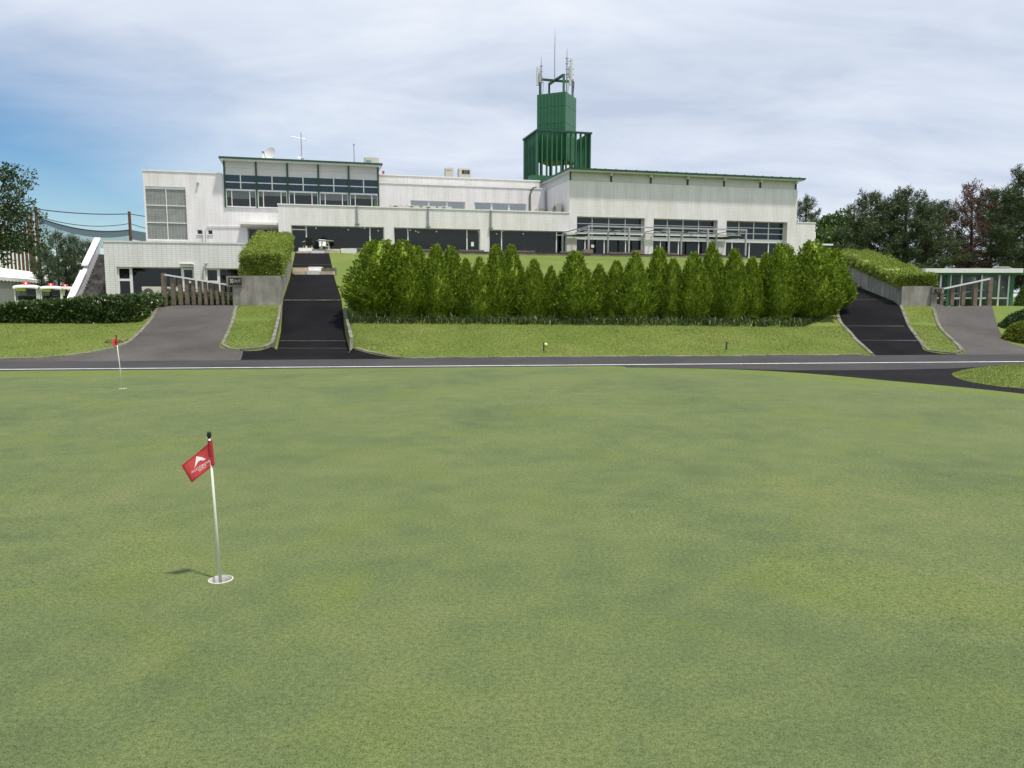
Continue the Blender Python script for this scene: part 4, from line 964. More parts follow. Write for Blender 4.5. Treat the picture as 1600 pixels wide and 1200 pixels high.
tb = empty('terrace_table', (*bxy(2.6, -2.1), TERR), BA); tag(tb, 'small table with white pedestal legs on the terrace', 'table')
MB().lathe([(0.001, 0.70), (0.48, 0.70), (0.48, 0.735), (0.001, 0.735)], 24).build('top', 'grey_metal', tb)
for x in (-0.16, 0.16): MB().bar((x * 1.7, -0.1, 0.01), (x, -0.05, 0.7), 0.06).build('leg', 'white_plastic', tb); MB().bar((x * 1.7, 0.2, 0.01), (x, 0.1, 0.7), 0.06).build('leg', 'white_plastic', tb)

# ------------------------------------------------------------------ roof equipment
def slim_ac(u, lab, d=1.3, z=6.15): 
    r_ = empty('air_conditioner', (*bxy(u, d), z), BA); tag(r_, lab, 'air conditioner', 'low air conditioners behind the parapet')
    for x in (-0.3, 0.3): MB().box(x - 0.04, x + 0.04, -0.15, 0.15, 0, 0.35).build('foot', 'grey_metal', r_)
    MB().box(-0.42, 0.42, -0.16, 0.16, 0.35, 0.93).build('casing', 'cream_box', r_)
    MB().add(*disc(0.22, 18, (-0.08, -0.165, 0.66))).build('fan', 'dark_metal', r_)
for u, w_ in ((7.1, 'nearest the window wing'), (8.1, 'second from the window wing'), (9.15, 'just under the start of the strip window'), (10.15, 'under the first strip window, beside the downpipe')): slim_ac(u, 'low air conditioner peeping over the parapet, ' + w_)
wall_units = [(2.2, 0.75, 'air conditioner against the hall side wall, deepest in the corner'), (1.75, 0.80, 'air conditioner against the hall side wall, middle of three'), (0.95, 1.0, 'air conditioner against the hall side wall, nearest the parapet')]
for d, h, lab in wall_units: ac_unit('air_conditioner', lab, (*bxy(17.75, d + 0.45), 6.15), BA - R(90), 0.42 if d > 1.5 else 0.62, h + 0.35, 0.35, 1 if d > 1 else 2)
tag(MB().box(-0.28, 0.28, -0.15, 0.15, 0, 0.6).build('meter_box', 'cream_box', None, loc=(*bxy(17.55, UD - 0.16), 6.95), rot=(0, 0, BA)), 'cream box fixed to the set-back wall near the corner pipe', 'box')
def roof_ac(name, lab, u, d, z, w, dp, h, grille):
    r_ = empty(name, (*bxy(u, d), z), BA); tag(r_, lab, 'air conditioner')
    MB().box(-w / 2, w / 2, -dp / 2, dp / 2, 0.0, h).build('casing', 'cream_box', r_)
    for (x0, x1, a, b, mt) in grille: MB().box(x0 * w, x1 * w, -dp / 2 - 0.015, -dp / 2 - 0.001, a * h, b * h).build('grille', mt, r_)
roof_ac('rooftop_unit', 'cream rooftop unit with small dark grille on the window wing', 6.02, UD + 1.4, 10.11, 0.95, 0.7, 0.62, [(-0.40, -0.08, 0.20, 0.72, 'galvanised'), (0.08, 0.42, 0.2, 0.8, 'panel_white'), (-0.32, -0.12, 0.22, 0.36, 'dark_metal')])
roof_ac('rooftop_unit', 'plain tall rooftop unit on the middle roof', 11.55, UD + 2.4, 8.6, 0.55, 0.6, 1.85, [(-0.45, 0.3, 0.9, 0.93, 'grey_metal')])
roof_ac('rooftop_unit', 'tall rooftop unit with barred dark grille on the middle roof', 12.65, UD + 2.4, 8.6, 0.85, 0.6, 1.85, [(-0.25, -0.02, 0.8, 0.94, 'dark_metal'), (0.02, 0.16, 0.8, 0.94, 'dark_metal'), (0.20, 0.40, 0.8, 0.94, 'dark_metal')])
tag(MB().box(-0.22, 0.22, -0.2, 0.2, 0, 1.6).build('roof_flue', 'panel_white', None, loc=(*bxy(18.9, 10.3), 8.6), rot=(0, 0, BA)), 'white flue at the foot of the tower cage', 'flue')
# satellite dish
ds = empty('satellite_dish', (*bxy(-0.55, UD + 1.0), 10.11), BA + R(-35)); ds.scale = (1.35, 1.35, 1.5); tag(ds, 'round grey satellite dish on the roof of the window wing', 'satellite dish')
m = MB(); prof = [(r_ * 0.36, 0.10 * r_ * r_) for r_ in (0.02, 0.25, 0.5, 0.75, 1.0)]; m.lathe(prof, 22)
o = m.build('reflector', 'panel_white', ds, smooth=True, loc=(0, 0, 0.30), rot=(R(58), 0, 0))
MB().tube([(0, 0.05, 0), (0, 0.05, 0.32)], 0.035, 6).build('stand', 'galvanised', ds)
MB().tube([(0, -0.28, 0.08), (0, -0.5, 0.36)], 0.015, 5).build('feed_arm', 'galvanised', ds); MB().box(-0.04, 0.04, -0.56, -0.46, 0.32, 0.40).build('feed_horn', 'grey_metal', ds)
# TV mast
tv = empty('tv_aerial', (*bxy(1.45, UD + 1.0), 10.11), BA); tag(tv, 'thin television aerial mast with small dish on the window wing', 'aerial')
MB().tube([(0, 0, 0), (0, 0, 2.0)], 0.028, 6).build('mast', 'galvanised', tv)
MB().tube([(-0.62, 0, 1.72), (0.33, 0, 1.58)], 0.020, 5).build('boom', 'galvanised', tv)
for k in range(9): x = -0.55 + k * 0.1; MB().tube([(x, -0.10, 1.70 - 0.147 * (x + 0.55)), (x, 0.10, 1.70 - 0.147 * (x + 0.55))], 0.007, 4).build('element', 'galvanised', tv)
MB().tube([(0.32, -0.05, 1.45), (0.26, 0, 1.58), (0.34, 0.05, 1.76)], 0.010, 4).build('reflector_bar', 'galvanised', tv)
MB().lathe([(r_ * 0.17, 0.05 * r_ * r_) for r_ in (0.02, 0.5, 1)], 14).build('small_dish', 'panel_white', tv, loc=(-0.08, -0.08, 0.42), rot=(R(60), 0, R(-30)))
MB().tube([(0, 0, 0.3), (0.12, -0.05, 0.35), (0.1, -0.05, 0.15)], 0.02, 5).build('bracket', 'dark_metal', tv)
lr_ = empty('lightning_pole', (*bxy(4.85, UD + 1.0), 10.11), BA); tag(lr_, 'thin forked pole on the roof between the aerial and rooftop unit', 'pole')
MB().tube([(0, 0, 0), (0, 0, 1.35)], 0.02, 6).build('pole', 'dark_metal', lr_)
for s in (-1, 0, 1): MB().tube([(0, 0, 1.3), (0.07 * s, 0, 1.46)], 0.012, 5).build('tip', 'dark_metal', lr_)
tag(MB().box(-0.07, 0.07, -0.05, 0.05, 0, 0.22).build('beacon', 'cart_red', None, loc=(*bxy(6.75, UD + 0.72), 9.60), rot=(0, 0, BA)), 'small red beacon on the upper parapet end', 'beacon')

# ------------------------------------------------------------------ glass pavilion behind the right gate
pv = empty('glass_pavilion', (25.0, 42.0, 0.55)); tag(pv, 'glass pavilion with white flat roof and green corner posts', 'pavilion')
PX0, PX1, PD, PH = -2.6, 2.15, 3.0, 2.02
MB().box(PX0, PX1 + 0.1, -0.06, PD, -0.3, 0.10).build('plinth', 'white_paint', pv)
MB().box(PX0 - 0.2, PX1 + 0.3, -0.35, PD + 0.3, PH + 0.10, PH + 0.33).build('roof', 'white_paint', pv)
MB().box(PX0 - 0.1, PX1 + 0.42, -0.25, PD + 0.2, PH, PH + 0.098).build('eave', 'green_paint', pv)
MB().tube([(1.2, 0.3, PH + 0.33), (1.2, 0.3, PH + 0.42), (2.1, 0.3, PH + 0.42), (2.3, 0.3, PH + 0.34)], 0.015, 5).build('roof_pipe', 'galvanised', pv)
mull = [-2.2, -1.55, -1.25, -0.4, 0.65, 1.55, 2.0]
for x, mt, w in ((-1.35, 'green_paint', 0.08), (2.10, 'green_paint', 0.09)):
    MB().box(x - w, x + w, -0.07, 0.09, 0.10, PH).build('post', mt, pv); MB().box(x - w, x + w, PD - 0.2, PD - 0.04, 0.10, PH).build('post', mt, pv)
fr = MB()
for x in (-2.35, -1.75, -1.22, -0.62, 0.48, 1.42, 1.96): fr.box(x - 0.045, x + 0.045, 0.0, 0.06, 0.10, PH)
for x0, x1 in ((-2.6, -1.43), (-1.27, 2.01)): fr.box(x0, x1, -0.015, 0.07, 0.72, 0.80)
fo = fr.build('front_frame', 'white_frame', pv)
gx = [-2.6, -2.35, -1.75, -1.43]; gx2 = [-1.22, -0.62, 0.48, 1.42, 1.96]
for g_ in (gx, gx2):
    for a, b in zip(g_, g_[1:]):
        for z0, z1 in ((0.10, 0.72), (0.80, PH)): MB().box(a + 0.045, b - 0.045, 0.025, 0.035, z0, z1).build('pane', 'clear_glass', fo)
fr = MB()
for x in (-2.35, -1.22, -0.1, 0.9, 1.96): fr.box(x - 0.04, x + 0.04, PD - 0.1, PD - 0.05, 0.10, PH)
fr.box(-2.6, 2.0, PD - 0.12, PD - 0.04, 0.72, 0.79)
bo = fr.build('rear_frame', 'white_frame', pv); MB().box(-2.55, 1.95, PD - 0.045, PD - 0.038, 0.10, PH).build('pane', 'clear_glass', bo)

# ------------------------------------------------------------------ practice flags and cups
for i, (x, y) in enumerate(CUPS):
    cz = terrain(x, y); c_ = empty('golf_cup', (x, y, cz)); tag(c_, ('white golf cup sunk in the green under the lettered flag' if i == 0 else 'white golf cup sunk in the green under the curled flag'), 'golf cup')
    m = MB(); m.lathe([(0.0575, -0.11), (0.0575, -0.012), (0.0590, -0.006), (0.0590, 0.0015), (0.0550, 0.0025), (0.0535, -0.012), (0.0535, -0.105)], 40); m.build('liner', 'cup_white', c_, smooth=False)
    MB().lathe([(0.001, -0.104), (0.0575, -0.104)], 40).build('floor', 'cup_white', c_)
FX = 3.72 / 1200.0
def flagstick(name, label, loc, topdx, topz, flag_pts, ripple, logo):
    r_ = empty(name, loc); tag(r_, label, 'flag')
    MB().tube([(0, 0, -0.10), (topdx * 0.55, 0, topz * 0.5), (topdx, 0, topz)], [0.0078, 0.0066, 0.0055], 12).build('pole', 'flag_pole', r_, smooth=True)
    MB().lathe([(0.006, 0), (0.006, 0.006), (0.009, 0.009), (0.0115, 0.016), (0.0115, 0.020), (0.008, 0.023), (0.0105, 0.027), (0.008, 0.033), (0.001, 0.035)], 14, (topdx, 0, topz)).build('finial', 'black_plastic', r_, smooth=True)
    (tr, br, tl, bl_) = [np.array(p) for p in flag_pts]
    def S(a, b, off=0.0):
        p = (tr * (1 - a) + tl * a) * (1 - b) + (br * (1 - a) + bl_ * a) * b
        return (p[0], ripple(a, b) - off, p[1])
    na, nb = 22, 14; hem = 0.075
    def cloth(a0, a1, b0, b1, na, nb, off=0.0):
        m = MB(); vs_ = [S(a0 + (a1 - a0) * i / na, b0 + (b1 - b0) * j / nb, off) for i in range(na + 1) for j in range(nb + 1)]
        m.add(vs_, [(i * (nb + 1) + j, i * (nb + 1) + j + 1, (i + 1) * (nb + 1) + j + 1, (i + 1) * (nb + 1) + j) for i in range(na) for j in range(nb)]); return m
    fo = cloth(0, 1, 0, 1, na, nb).build('cloth', 'flag_red', r_, smooth=True)
    mo = fo.modifiers.new('thick', 'SOLIDIFY'); mo.thickness = 0.0012; mo.offset = 0
    for (a0, a1, b0, b1, n1, n2) in ((0, 1, 0, 0.085, 22, 2), (0, 1, 0.915, 1, 22, 2), (0.945, 1, 0.085, 0.915, 2, 12), (0.16, 0.185, 0.085, 0.915, 2, 12)):
        cloth(a0, a1, b0, b1, n1, n2, 0.0012).build('hem', 'flag_hem', fo, smooth=True)
    m = MB(); n = 12
    for j in range(9):
        p = np.array(tr) * (1 - j / 8) + np.array(br) * (j / 8)
        for k in range(n): a = 2 * math.pi * k / n; m.v.append((p[0] - 0.011 + 0.0115 * math.cos(a), 0.0078 * math.sin(a), p[1]))
    m.f += [(j * n + k, j * n + (k + 1) % n, (j + 1) * n + (k + 1) % n, (j + 1) * n + k) for j in range(8) for k in range(n)]
    m.build('sleeve', 'flag_hem', fo, smooth=True)
    if logo:
        def on_flag(pts2, faces, nm):
            vs_ = []
            for (x, z) in pts2:
                # invert the bilinear map by a few Newton steps
                a, b = 0.5, 0.5
                for _ in range(25):
                    f0 = np.array(S(a, b))[[0, 2]]; fa = (np.array(S(a + 1e-3, b))[[0, 2]] - f0) / 1e-3; fb = (np.array(S(a, b + 1e-3))[[0, 2]] - f0) / 1e-3
                    J = np.array([fa, fb]).T; da = np.linalg.solve(J, np.array([x, z]) - f0); a += da[0]; b += da[1]
                vs_.append(S(a, b, 0.0022))
            MB().add(vs_, faces).build(nm, 'flag_white', fo)
        K = FX / 13.33
        zz = lambda px, py: (tr[0] + (px - 715) * K, tr[1] - (py - 215) * K)
        on_flag([zz(*p) for p in [(392, 543), (500, 566), (578, 606), (525, 642), (488, 628), (455, 640), (430, 655), (405, 700), (368, 778), (383, 640)]], [(0, 1, 6, 9), (1, 2, 3, 4), (1, 4, 5, 6), (6, 7, 8, 9)], 'emblem')
        for txt, size, cx0, cy0, wid in (('ACCORDIA', 66, 486, 780, 1.55), ('GOLF', 60, 520, 812, 1.45)):
            tme = text_mesh(txt, size, 'flag_text'); ang = math.atan2(0.66, 1.0)
            ex = np.array([math.cos(ang), -math.sin(ang)]); ey = np.array([-0.30, -1.0]); ey /= np.linalg.norm(ey)
            p2 = [zz(*(np.array([cx0, cy0]) + ex * v.co.x * wid * (0.80 if txt == 'ACCORDIA' else 0.8) + ey * v.co.y)) for v in tme.vertices]
            on_flag(p2, [tuple(p.vertices) for p in tme.polygons], 'lettering'); bpy.data.meshes.remove(tme)
    return r_
f1x = -0.026
flagstick('practice_flag', 'red practice flag with white emblem and lettering on a pale pole', (CUPS[0][0], CUPS[0][1], terrain(*CUPS[0])), f1x, 0.712,
          [(f1x + 0.014, 0.703), (f1x + 0.022, 0.583), (f1x - 0.128, 0.585), (f1x - 0.082, 0.500)], lambda a, b: 0.010 * math.sin(a * 5.2 + b * 1.2) * a - 0.022 * a - 0.010 * a * b, True)
f2x = -0.055
flagstick('practice_flag', 'small red practice flag hanging curled on its pole near the hedge', (CUPS[1][0], CUPS[1][1], terrain(*CUPS[1])), f2x, 0.78,
          [(f2x + 0.012, 0.782), (f2x + 0.016, 0.668), (f2x - 0.052, 0.745), (f2x - 0.042, 0.640)], lambda a, b: 0.05 * math.sin(a * 4.0 + b) * a + 0.03 * a, False)

# stakes and ball on the lawn
for x, y, lab in ((0.76, 18.35, 'dark blue stake on the lawn beside the yellow ball'), (5.23, 18.75, 'dark blue stake leaning slightly on the lawn near the right ramp')):
    z = terrain(x, y); m = MB(); m.bar((0, 0, -0.1), (0.015 if x > 2 else 0, 0, 0.20), 0.03); s_ = m.build('marker_stake', 'stake_blue', None, loc=(x, y, z)); tag(s_, lab, 'stake')
m = MB(); m.lathe([(0.045 * math.sin(a), -0.045 * math.cos(a)) for a in np.linspace(0.02, math.pi - 0.02, 10)], 14); tag(m.build('ball', 'ball_yellow', None, smooth=True, loc=(0.83, 18.9, terrain(0.83, 18.9) + 0.04)), 'pale yellow ball lying on the sloping lawn', 'ball')

# ------------------------------------------------------------------ conifers in front of the terrace
def thuja_mesh(seed, H=2.5, Rm=0.55, n_pl=1000, pw=0.85):
    g = np.random.default_rng(seed)
    kf = 1.13 + 0.40 * (pw - 0.5)
    prof = lambda t: Rm * kf * np.power(np.clip(1 - t, 0.0005, 1), pw) * (1 - 0.42 * np.exp(-t / 0.13))
    ph = g.uniform(0, 6.28, 4)
    lump = lambda th, t: 1 + 0.055 * np.sin(11 * th + ph[3]) * np.sin(24 * t + 2 * th) + 0.08 * np.sin(3 * th + ph[0] + 3 * t) + 0.06 * np.sin(5 * th + ph[1] - 6 * t) + 0.05 * np.sin(11 * t + ph[2] + 3 * th)
    tt = []
    while len(tt) < n_pl:
        t = g.uniform(0, 0.97)
        if g.uniform() < prof(t) / Rm * 0.8 + 0.18: tt.append(t)
    tt = np.array(tt); th = g.uniform(0, 2 * np.pi, n_pl); r_ = prof(tt) * lump(th, tt) * g.uniform(0.70, 0.95, n_pl)
    base = np.column_stack([r_ * np.cos(th), r_ * np.sin(th), 0.06 + tt * H * 0.94]); outw = np.column_stack([np.cos(th), np.sin(th), np.zeros(n_pl)])
    ax = unit(outw * (0.42 - 0.25 * tt)[:, None] + np.array([0, 0, 1.0]) + g.normal(0, 0.12, (n_pl, 3)))
    parts = []; nb = 10; ln_ = g.uniform(0.15, 0.26, n_pl) * (1 - 0.55 * tt)
    s = np.tile(np.linspace(0, 1, nb), (n_pl, 1)); P = base[:, None, :] + ax[:, None, :] * (s * ln_[:, None])[:, :, None]
    rad = 0.026 * (1 - s * 0.85)[:, :, None]; P = P + g.normal(0, 1, P.shape) * rad
    D = ax[:, None, :] + outw[:, None, :] * 0.22 + g.normal(0, 0.26, P.shape)
    P = P.reshape(-1, 3); D = D.reshape(-1, 3)
    parts.append(leaf_verts(P, D, g.uniform(0.065, 0.120, len(P)) * (1 - 0.35 * np.repeat(tt, nb)), g.uniform(0.022, 0.037, len(P)), g))
    ts = np.linspace(0, 1, 14); parts.append(lathe_np([(max(0.01, prof(t) * 0.70), 0.05 + t * H * 0.93) for t in ts], 14))
    return np_mesh('conifer_foliage', *join_np(*parts))
protos = [thuja_mesh(s, 2.5, 0.55, 1150, w) for s, w in ((11, 0.52), (12, 0.58), (13, 0.84), (14, 0.76), (15, 0.88), (16, 0.80))]
for p in protos: p.materials.append(MT['thuja_leaf'])
trunk_me = MB().tube([(0, 0, -0.25), (0, 0, 0.4), (0, 0, 1.0)], [0.07, 0.055, 0.04], 8).mesh('trunk'); trunk_me.materials.append(MT['bark'])
# photo column (px), top row, half width px, row offset
CON = [(597, 371, 55, 0.3), (632, 371, 40, 0.0), (652, 381, 28, 0.55), (683, 377, 30, 0.0), (706, 379, 30, 0.5), (729, 399, 20, 0.1), (750, 398, 26, -0.1), (776, 378, 29, 0.2), (799, 377, 29, 0.4), (834, 400, 24, 0.0), (860, 412, 21, 0.1), (897, 387, 37, -0.1), (935, 408, 22, 0.2), (961, 403, 24, 0.1), (990, 389, 30, -0.1), (1026, 381, 28, 0.3), (1049, 398, 24, 0.0), (1080, 389, 29, -0.1), (1108, 375, 29, 0.3), (1143, 384, 28, 0.0), (1170, 396, 24, 0.1), (1192, 391, 23, 0.5), (1217, 377, 34, 0.1), (1263, 371, 44, 0.3), (1292, 385, 35, 0.9)]
nbr = ['with the broadest rounded crown, beside the left ramp', 'rounded and tall, second from the left ramp', 'half hidden behind the second conifer from the left ramp', 'with a narrow pointed tip, fourth from the left ramp', 'behind and beside the fourth conifer from the left ramp', 'small and low, sixth from the left ramp', 'short and pointed, in front of the second terrace window', 'tall and pointed, first of a twin pair by the window pier', 'tall and pointed, second of a twin pair by the window pier', 'short and pointed, next to the lowest conifer of the row', 'the lowest of the row, beside the broad cone', 'broad pointed cone in front of the pergola end', 'low and narrow, just right of the broad cone', 'low, pointed, between the broad cone and first pergola window', 'medium and pointed, before the first hall window', 'tall narrow cone between the first and second hall windows', 'short, leaning on the tall narrow cone', 'medium and leafy, before the second hall window', 'tallest sharp tip before the second hall window', 'smooth pointed, between the second and third hall windows', 'slim and short, before the third hall window', 'slim, half hidden before the third hall window', 'tall and full, third from the right ramp', 'large rounded cone, second from the right ramp', 'round and leaning, at the end of the row beside the right ramp']
for i, ((px, py, hw, dy), nb_) in enumerate(zip(CON, nbr)):
    Y = 22.75 + dy; X = (px - 800) / 1200 * (Y + 0.05); zb = terrain(X, Y) - 0.05
    ztop = 1.4 + (463.3 - py) * Y / 1200 * 1.006; hgt = ztop - zb; rw = hw * Y / 1200 * 1.12
    r_ = empty('conifer', (X, Y, zb), random.uniform(0, 6.28)); tag(r_, 'green conifer, ' + nb_, 'conifer', 'conifers in a row below the terrace')
    link('crown', protos[i % 2 if i in (0, 1, 2, 22, 23, 24) else 2 + i % 4], None, r_, scl=(rw / 0.60, rw / 0.60, hgt / 2.58)); link('trunk', trunk_me, None, r_)

# strap-leaved ground cover and straw litter under the conifers
def blades(n, X0, X1, yf, L, spread, seed, zf=terrain):
    g = np.random.default_rng(seed); x = g.uniform(X0, X1, n); y = np.array([yf(v) for v in x]) + g.uniform(-spread, spread, n); z = np.array([zf(a, b) for a, b in zip(x, y)])
    P = np.column_stack([x, y, z]); D1 = unit(np.column_stack([g.normal(0, 0.5, n), g.normal(0, 0.5, n) - 0.2, np.ones(n)])); D2 = unit(np.column_stack([D1[:, 0] * 2.4, D1[:, 1] * 2.4, D1[:, 2] * 0.35]))
    S = unit(np.cross(D1, D2 + 0.01)); h = g.uniform(0.6, 1.2, n)[:, None] * L; w = 0.012
    a = P; b = P + D1 * h * 0.6; c = b + D2 * h * 0.55
    V = np.stack([a - S * w, a + S * w, b + S * w, b - S * w, b - S * w, b + S * w, c + S * w * 0.2, c - S * w * 0.2], 1).reshape(-1, 3)
    return V, np.arange(8 * n).reshape(-1, 4)
V, F = blades(2600, -4.6, 9.3, lambda x: 22.05 + (0.9 if x > 8.2 else 0) * (x - 8.2), 0.26, 0.28, 5)
tag(link('ground_cover', np_mesh('ground_cover', V, F), 'strap_leaf'), 'dark strap-leaved ground cover along the foot of the conifers', 'plants', kind='stuff')

V, F = blades(420, -10.05, -9.45, lambda x: 18.95, 0.035, 0.22, 9)
tag(link('dry_grass', np_mesh('dry_grass', V, F), 'straw'), 'worn patch of dry straw-coloured grass beside the left drive', 'grass', kind='stuff')

# ------------------------------------------------------------------ clipped hedges
def shell_points(n, g, fx, faces):
    """sample points on the faces of a deformed unit box; fx maps (a,b,c) in 0..1 to world"""
    out = []; nor = []
    for (ax, side, wgt) in faces:
        k = int(n * wgt); q = g.uniform(0, 1, (k, 3)); q[:, ax] = side; eps = q.copy(); eps[:, ax] += 0.02 * (1 if side else -1)
        P = fx(q); out.append(P); nor.append(unit(fx(eps) - P))
    return np.concatenate(out), np.concatenate(nor)
def hedge(name, label, fx, faces, n, mat, L, W, depth=0.10, seed=3, rough=0.07, core=0.93, up=0.25):
    g = np.random.default_rng(seed); P, N = shell_points(n, g, fx, faces)
    bump_ = np.sin(P[:, 0] * 5.3 + 1.7 * np.sin(P[:, 2] * 6)) * np.sin(P[:, 1] * 4.7) * np.sin(P[:, 2] * 5.9 + P[:, 0])
    P = P + N * (rough * bump_[:, None]) - N * np.abs(g.normal(0, depth, (len(P), 1)))
    D = N * 0.7 + g.normal(0, 0.6, P.shape) + np.array([0, 0, up])
    parts = [leaf_verts(P, D, g.uniform(0.7, 1.3, len(P)) * L, g.uniform(0.7, 1.3, len(P)) * W, g)]
    o0 = (1 - core) / 2; q = np.array([(a, b, c) for a in np.linspace(o0, 1 - o0, 8) for b in (o0 * 2.5, 1 - o0 * 2.5) for c in (0.0, 1 - o0 * 2.5)]); cv = fx(q); cf = []
    for i in range(7): k = i * 4; m = k + 4; cf += [(k, k + 1, m + 1, m), (k + 1, k + 3, m + 3, m + 1), (k + 3, k + 2, m + 2, m + 3), (k + 2, k, m, m + 2)]
    cf += [(0, 2, 3, 1), (28, 29, 31, 30)]; parts.append((cv, np.array(cf)))
    V, F = join_np(*parts); c0 = V.mean(0); c0[2] = V[:, 2].min(); V = V - c0
    o = link(name, np_mesh(name, V, F), mat, None, loc=tuple(c0)); tag(o, label, 'hedge'); return o
def fx_laurel(q):
    x = -24 + 13.45 * q[:, 0]; y0 = 21.55 + 0.35 * np.clip((x + 11.2) / 0.8, 0, 1) + 0 * x; y = y0 + (1.9 + 0.9 * np.clip((x + 12.5) / 2, 0, 1)) * q[:, 1]
    x = x - 0.55 * q[:, 1] * np.clip((x + 12) / 1.4, 0, 1)
    zb = np.array([terrain(a, b) for a, b in zip(x, y)]) - 0.02; top = 1.17 + 0.30 * np.clip((x + 14.4) / 4.1, -0.5, 1) + 0.03 * q[:, 1]
    return np.column_stack([x, y, zb + (top - zb) * q[:, 2]])
hedge('laurel_hedge', 'long dark green leafy hedge behind the left lawn', fx_laurel, [(1, 0, 0.60), (2, 1, 0.30), (0, 1, 0.10)], 26000, 'laurel_leaf', 0.10, 0.055, 0.07, 3, 0.05, 0.94)
def fx_box(xi, xo, y0, y1, zb0, zb1, zt0, zt1):
    def f(q):
        y = y0 + (y1 - y0) * q[:, 1]; a = xi + 0 * y if not callable(xi) else np.array([xi(v) for v in y]); b = np.array([xo(v) for v in y]) if callable(xo) else xo + 0 * y
        t = q[:, 1]; zb = zb0 + (zb1 - zb0) * t; zt = zt0 + (zt1 - zt0) * t + 0.05 * np.sin(t * 22 + 2 * q[:, 0])
        return np.column_stack([a + (b - a) * q[:, 0], y, zb + (zt - zb) * q[:, 2]])
    return f
hedge('planter_hedge', 'lime green clipped hedge filling the left planter by the OUT sign', fx_box(lambda y: LPO(y) - 0.08, lambda y: LPI(y) + 0.06, 24.15, 37.4, 2.0, 3.85, 2.66, 4.42), [(1, 0, 0.14), (2, 1, 0.48), (0, 1, 0.26), (0, 0, 0.06), (1, 1, 0.06)], 30000, 'planter_leaf', 0.085, 0.03, 0.07, 5, 0.12)
hedge('planter_hedge', 'lime green clipped hedge filling the right planter', fx_box(lambda y: RPI(y) - 0.12, lambda y: RPO(y) + 0.10, 24.1, 36.7, 1.68, 3.05, 2.02, 3.52), [(1, 0, 0.13), (2, 1, 0.47), (0, 0, 0.28), (0, 1, 0.06), (1, 1, 0.06)], 30000, 'planter_leaf', 0.085, 0.03, 0.07, 6, 0.12)
hedge('low_hedge', 'low bright hedge seen through the slatted gate', fx_box(-11.6, -8.9, 25.4, 26.2, 0.8, 0.8, 1.42, 1.46), [(1, 0, 0.6), (2, 1, 0.4)], 5000, 'bright_leaf', 0.08, 0.045, 0.06, 8, 0.06)
def mound(name, label, c, rx, ry, rz_, mat, n, seed):
    g = np.random.default_rng(seed); d = unit(g.normal(size=(n, 3))); d[:, 2] = np.abs(d[:, 2]); s = np.array([rx, ry, rz_])
    w = 1 + 0.05 * np.sin(d[:, 0] * 7 + 1) * np.sin(d[:, 1] * 6) + 0.03 * np.sin(d[:, 2] * 9); P = d * s * w[:, None] * (1 - np.abs(g.normal(0, 0.05, n)))[:, None]
    parts = [leaf_verts(P, d + g.normal(0, 0.6, P.shape), g.uniform(0.04, 0.075, n), g.uniform(0.018, 0.032, n), g)]
    prof = [(max(0.01, math.cos(a) * 0.90), math.sin(a) * 0.90) for a in np.linspace(-0.1, 1.55, 9)]; lv, lf = lathe_np(prof, 18); parts.append((lv * s, lf))
    o = link(name, np_mesh(name, *join_np(*parts)), mat, None, loc=(c[0], c[1], terrain(c[0], c[1]) - 0.03)); tag(o, label, 'shrub'); return o
mound('clipped_shrub', 'dark clipped mound shrub beside the right drive, below the pavilion', (15.0, 21.9), 1.0, 0.75, 0.60, 'clipped_leaf', 9000, 1)
mound('clipped_shrub', 'golden clipped mound shrub at the edge of the right drive', (13.55, 20.35), 0.45, 0.5, 0.50, 'gold_leaf', 6000, 2)
mound('clipped_shrub', 'dark clipped shrub in front of the golden mound', (13.85, 19.75), 0.52, 0.5, 0.62, 'clipped_leaf', 6000, 4)
mound('clipped_shrub', 'tall rounded green shrub beside the pavilion corner', (18.35, 26.5), 0.92, 0.9, 1.35, 'bright_leaf', 12000, 3)

for i, (x, y, rx, rz_, lab) in enumerate(((22.2, 47.5, 2.0, 2.6, 'dark understory bush behind the pavilion, nearest the right planter'), (25.2, 48.5, 2.1, 2.9, 'dark understory bush behind the middle of the pavilion'), (28.4, 47.5, 2.2, 2.6, 'dark understory bush behind the green corner post of the pavilion'))):
    mound('understory_bush', lab, (x, y), rx, 1.4, rz_, 'laurel_leaf', 9000, 20 + i)

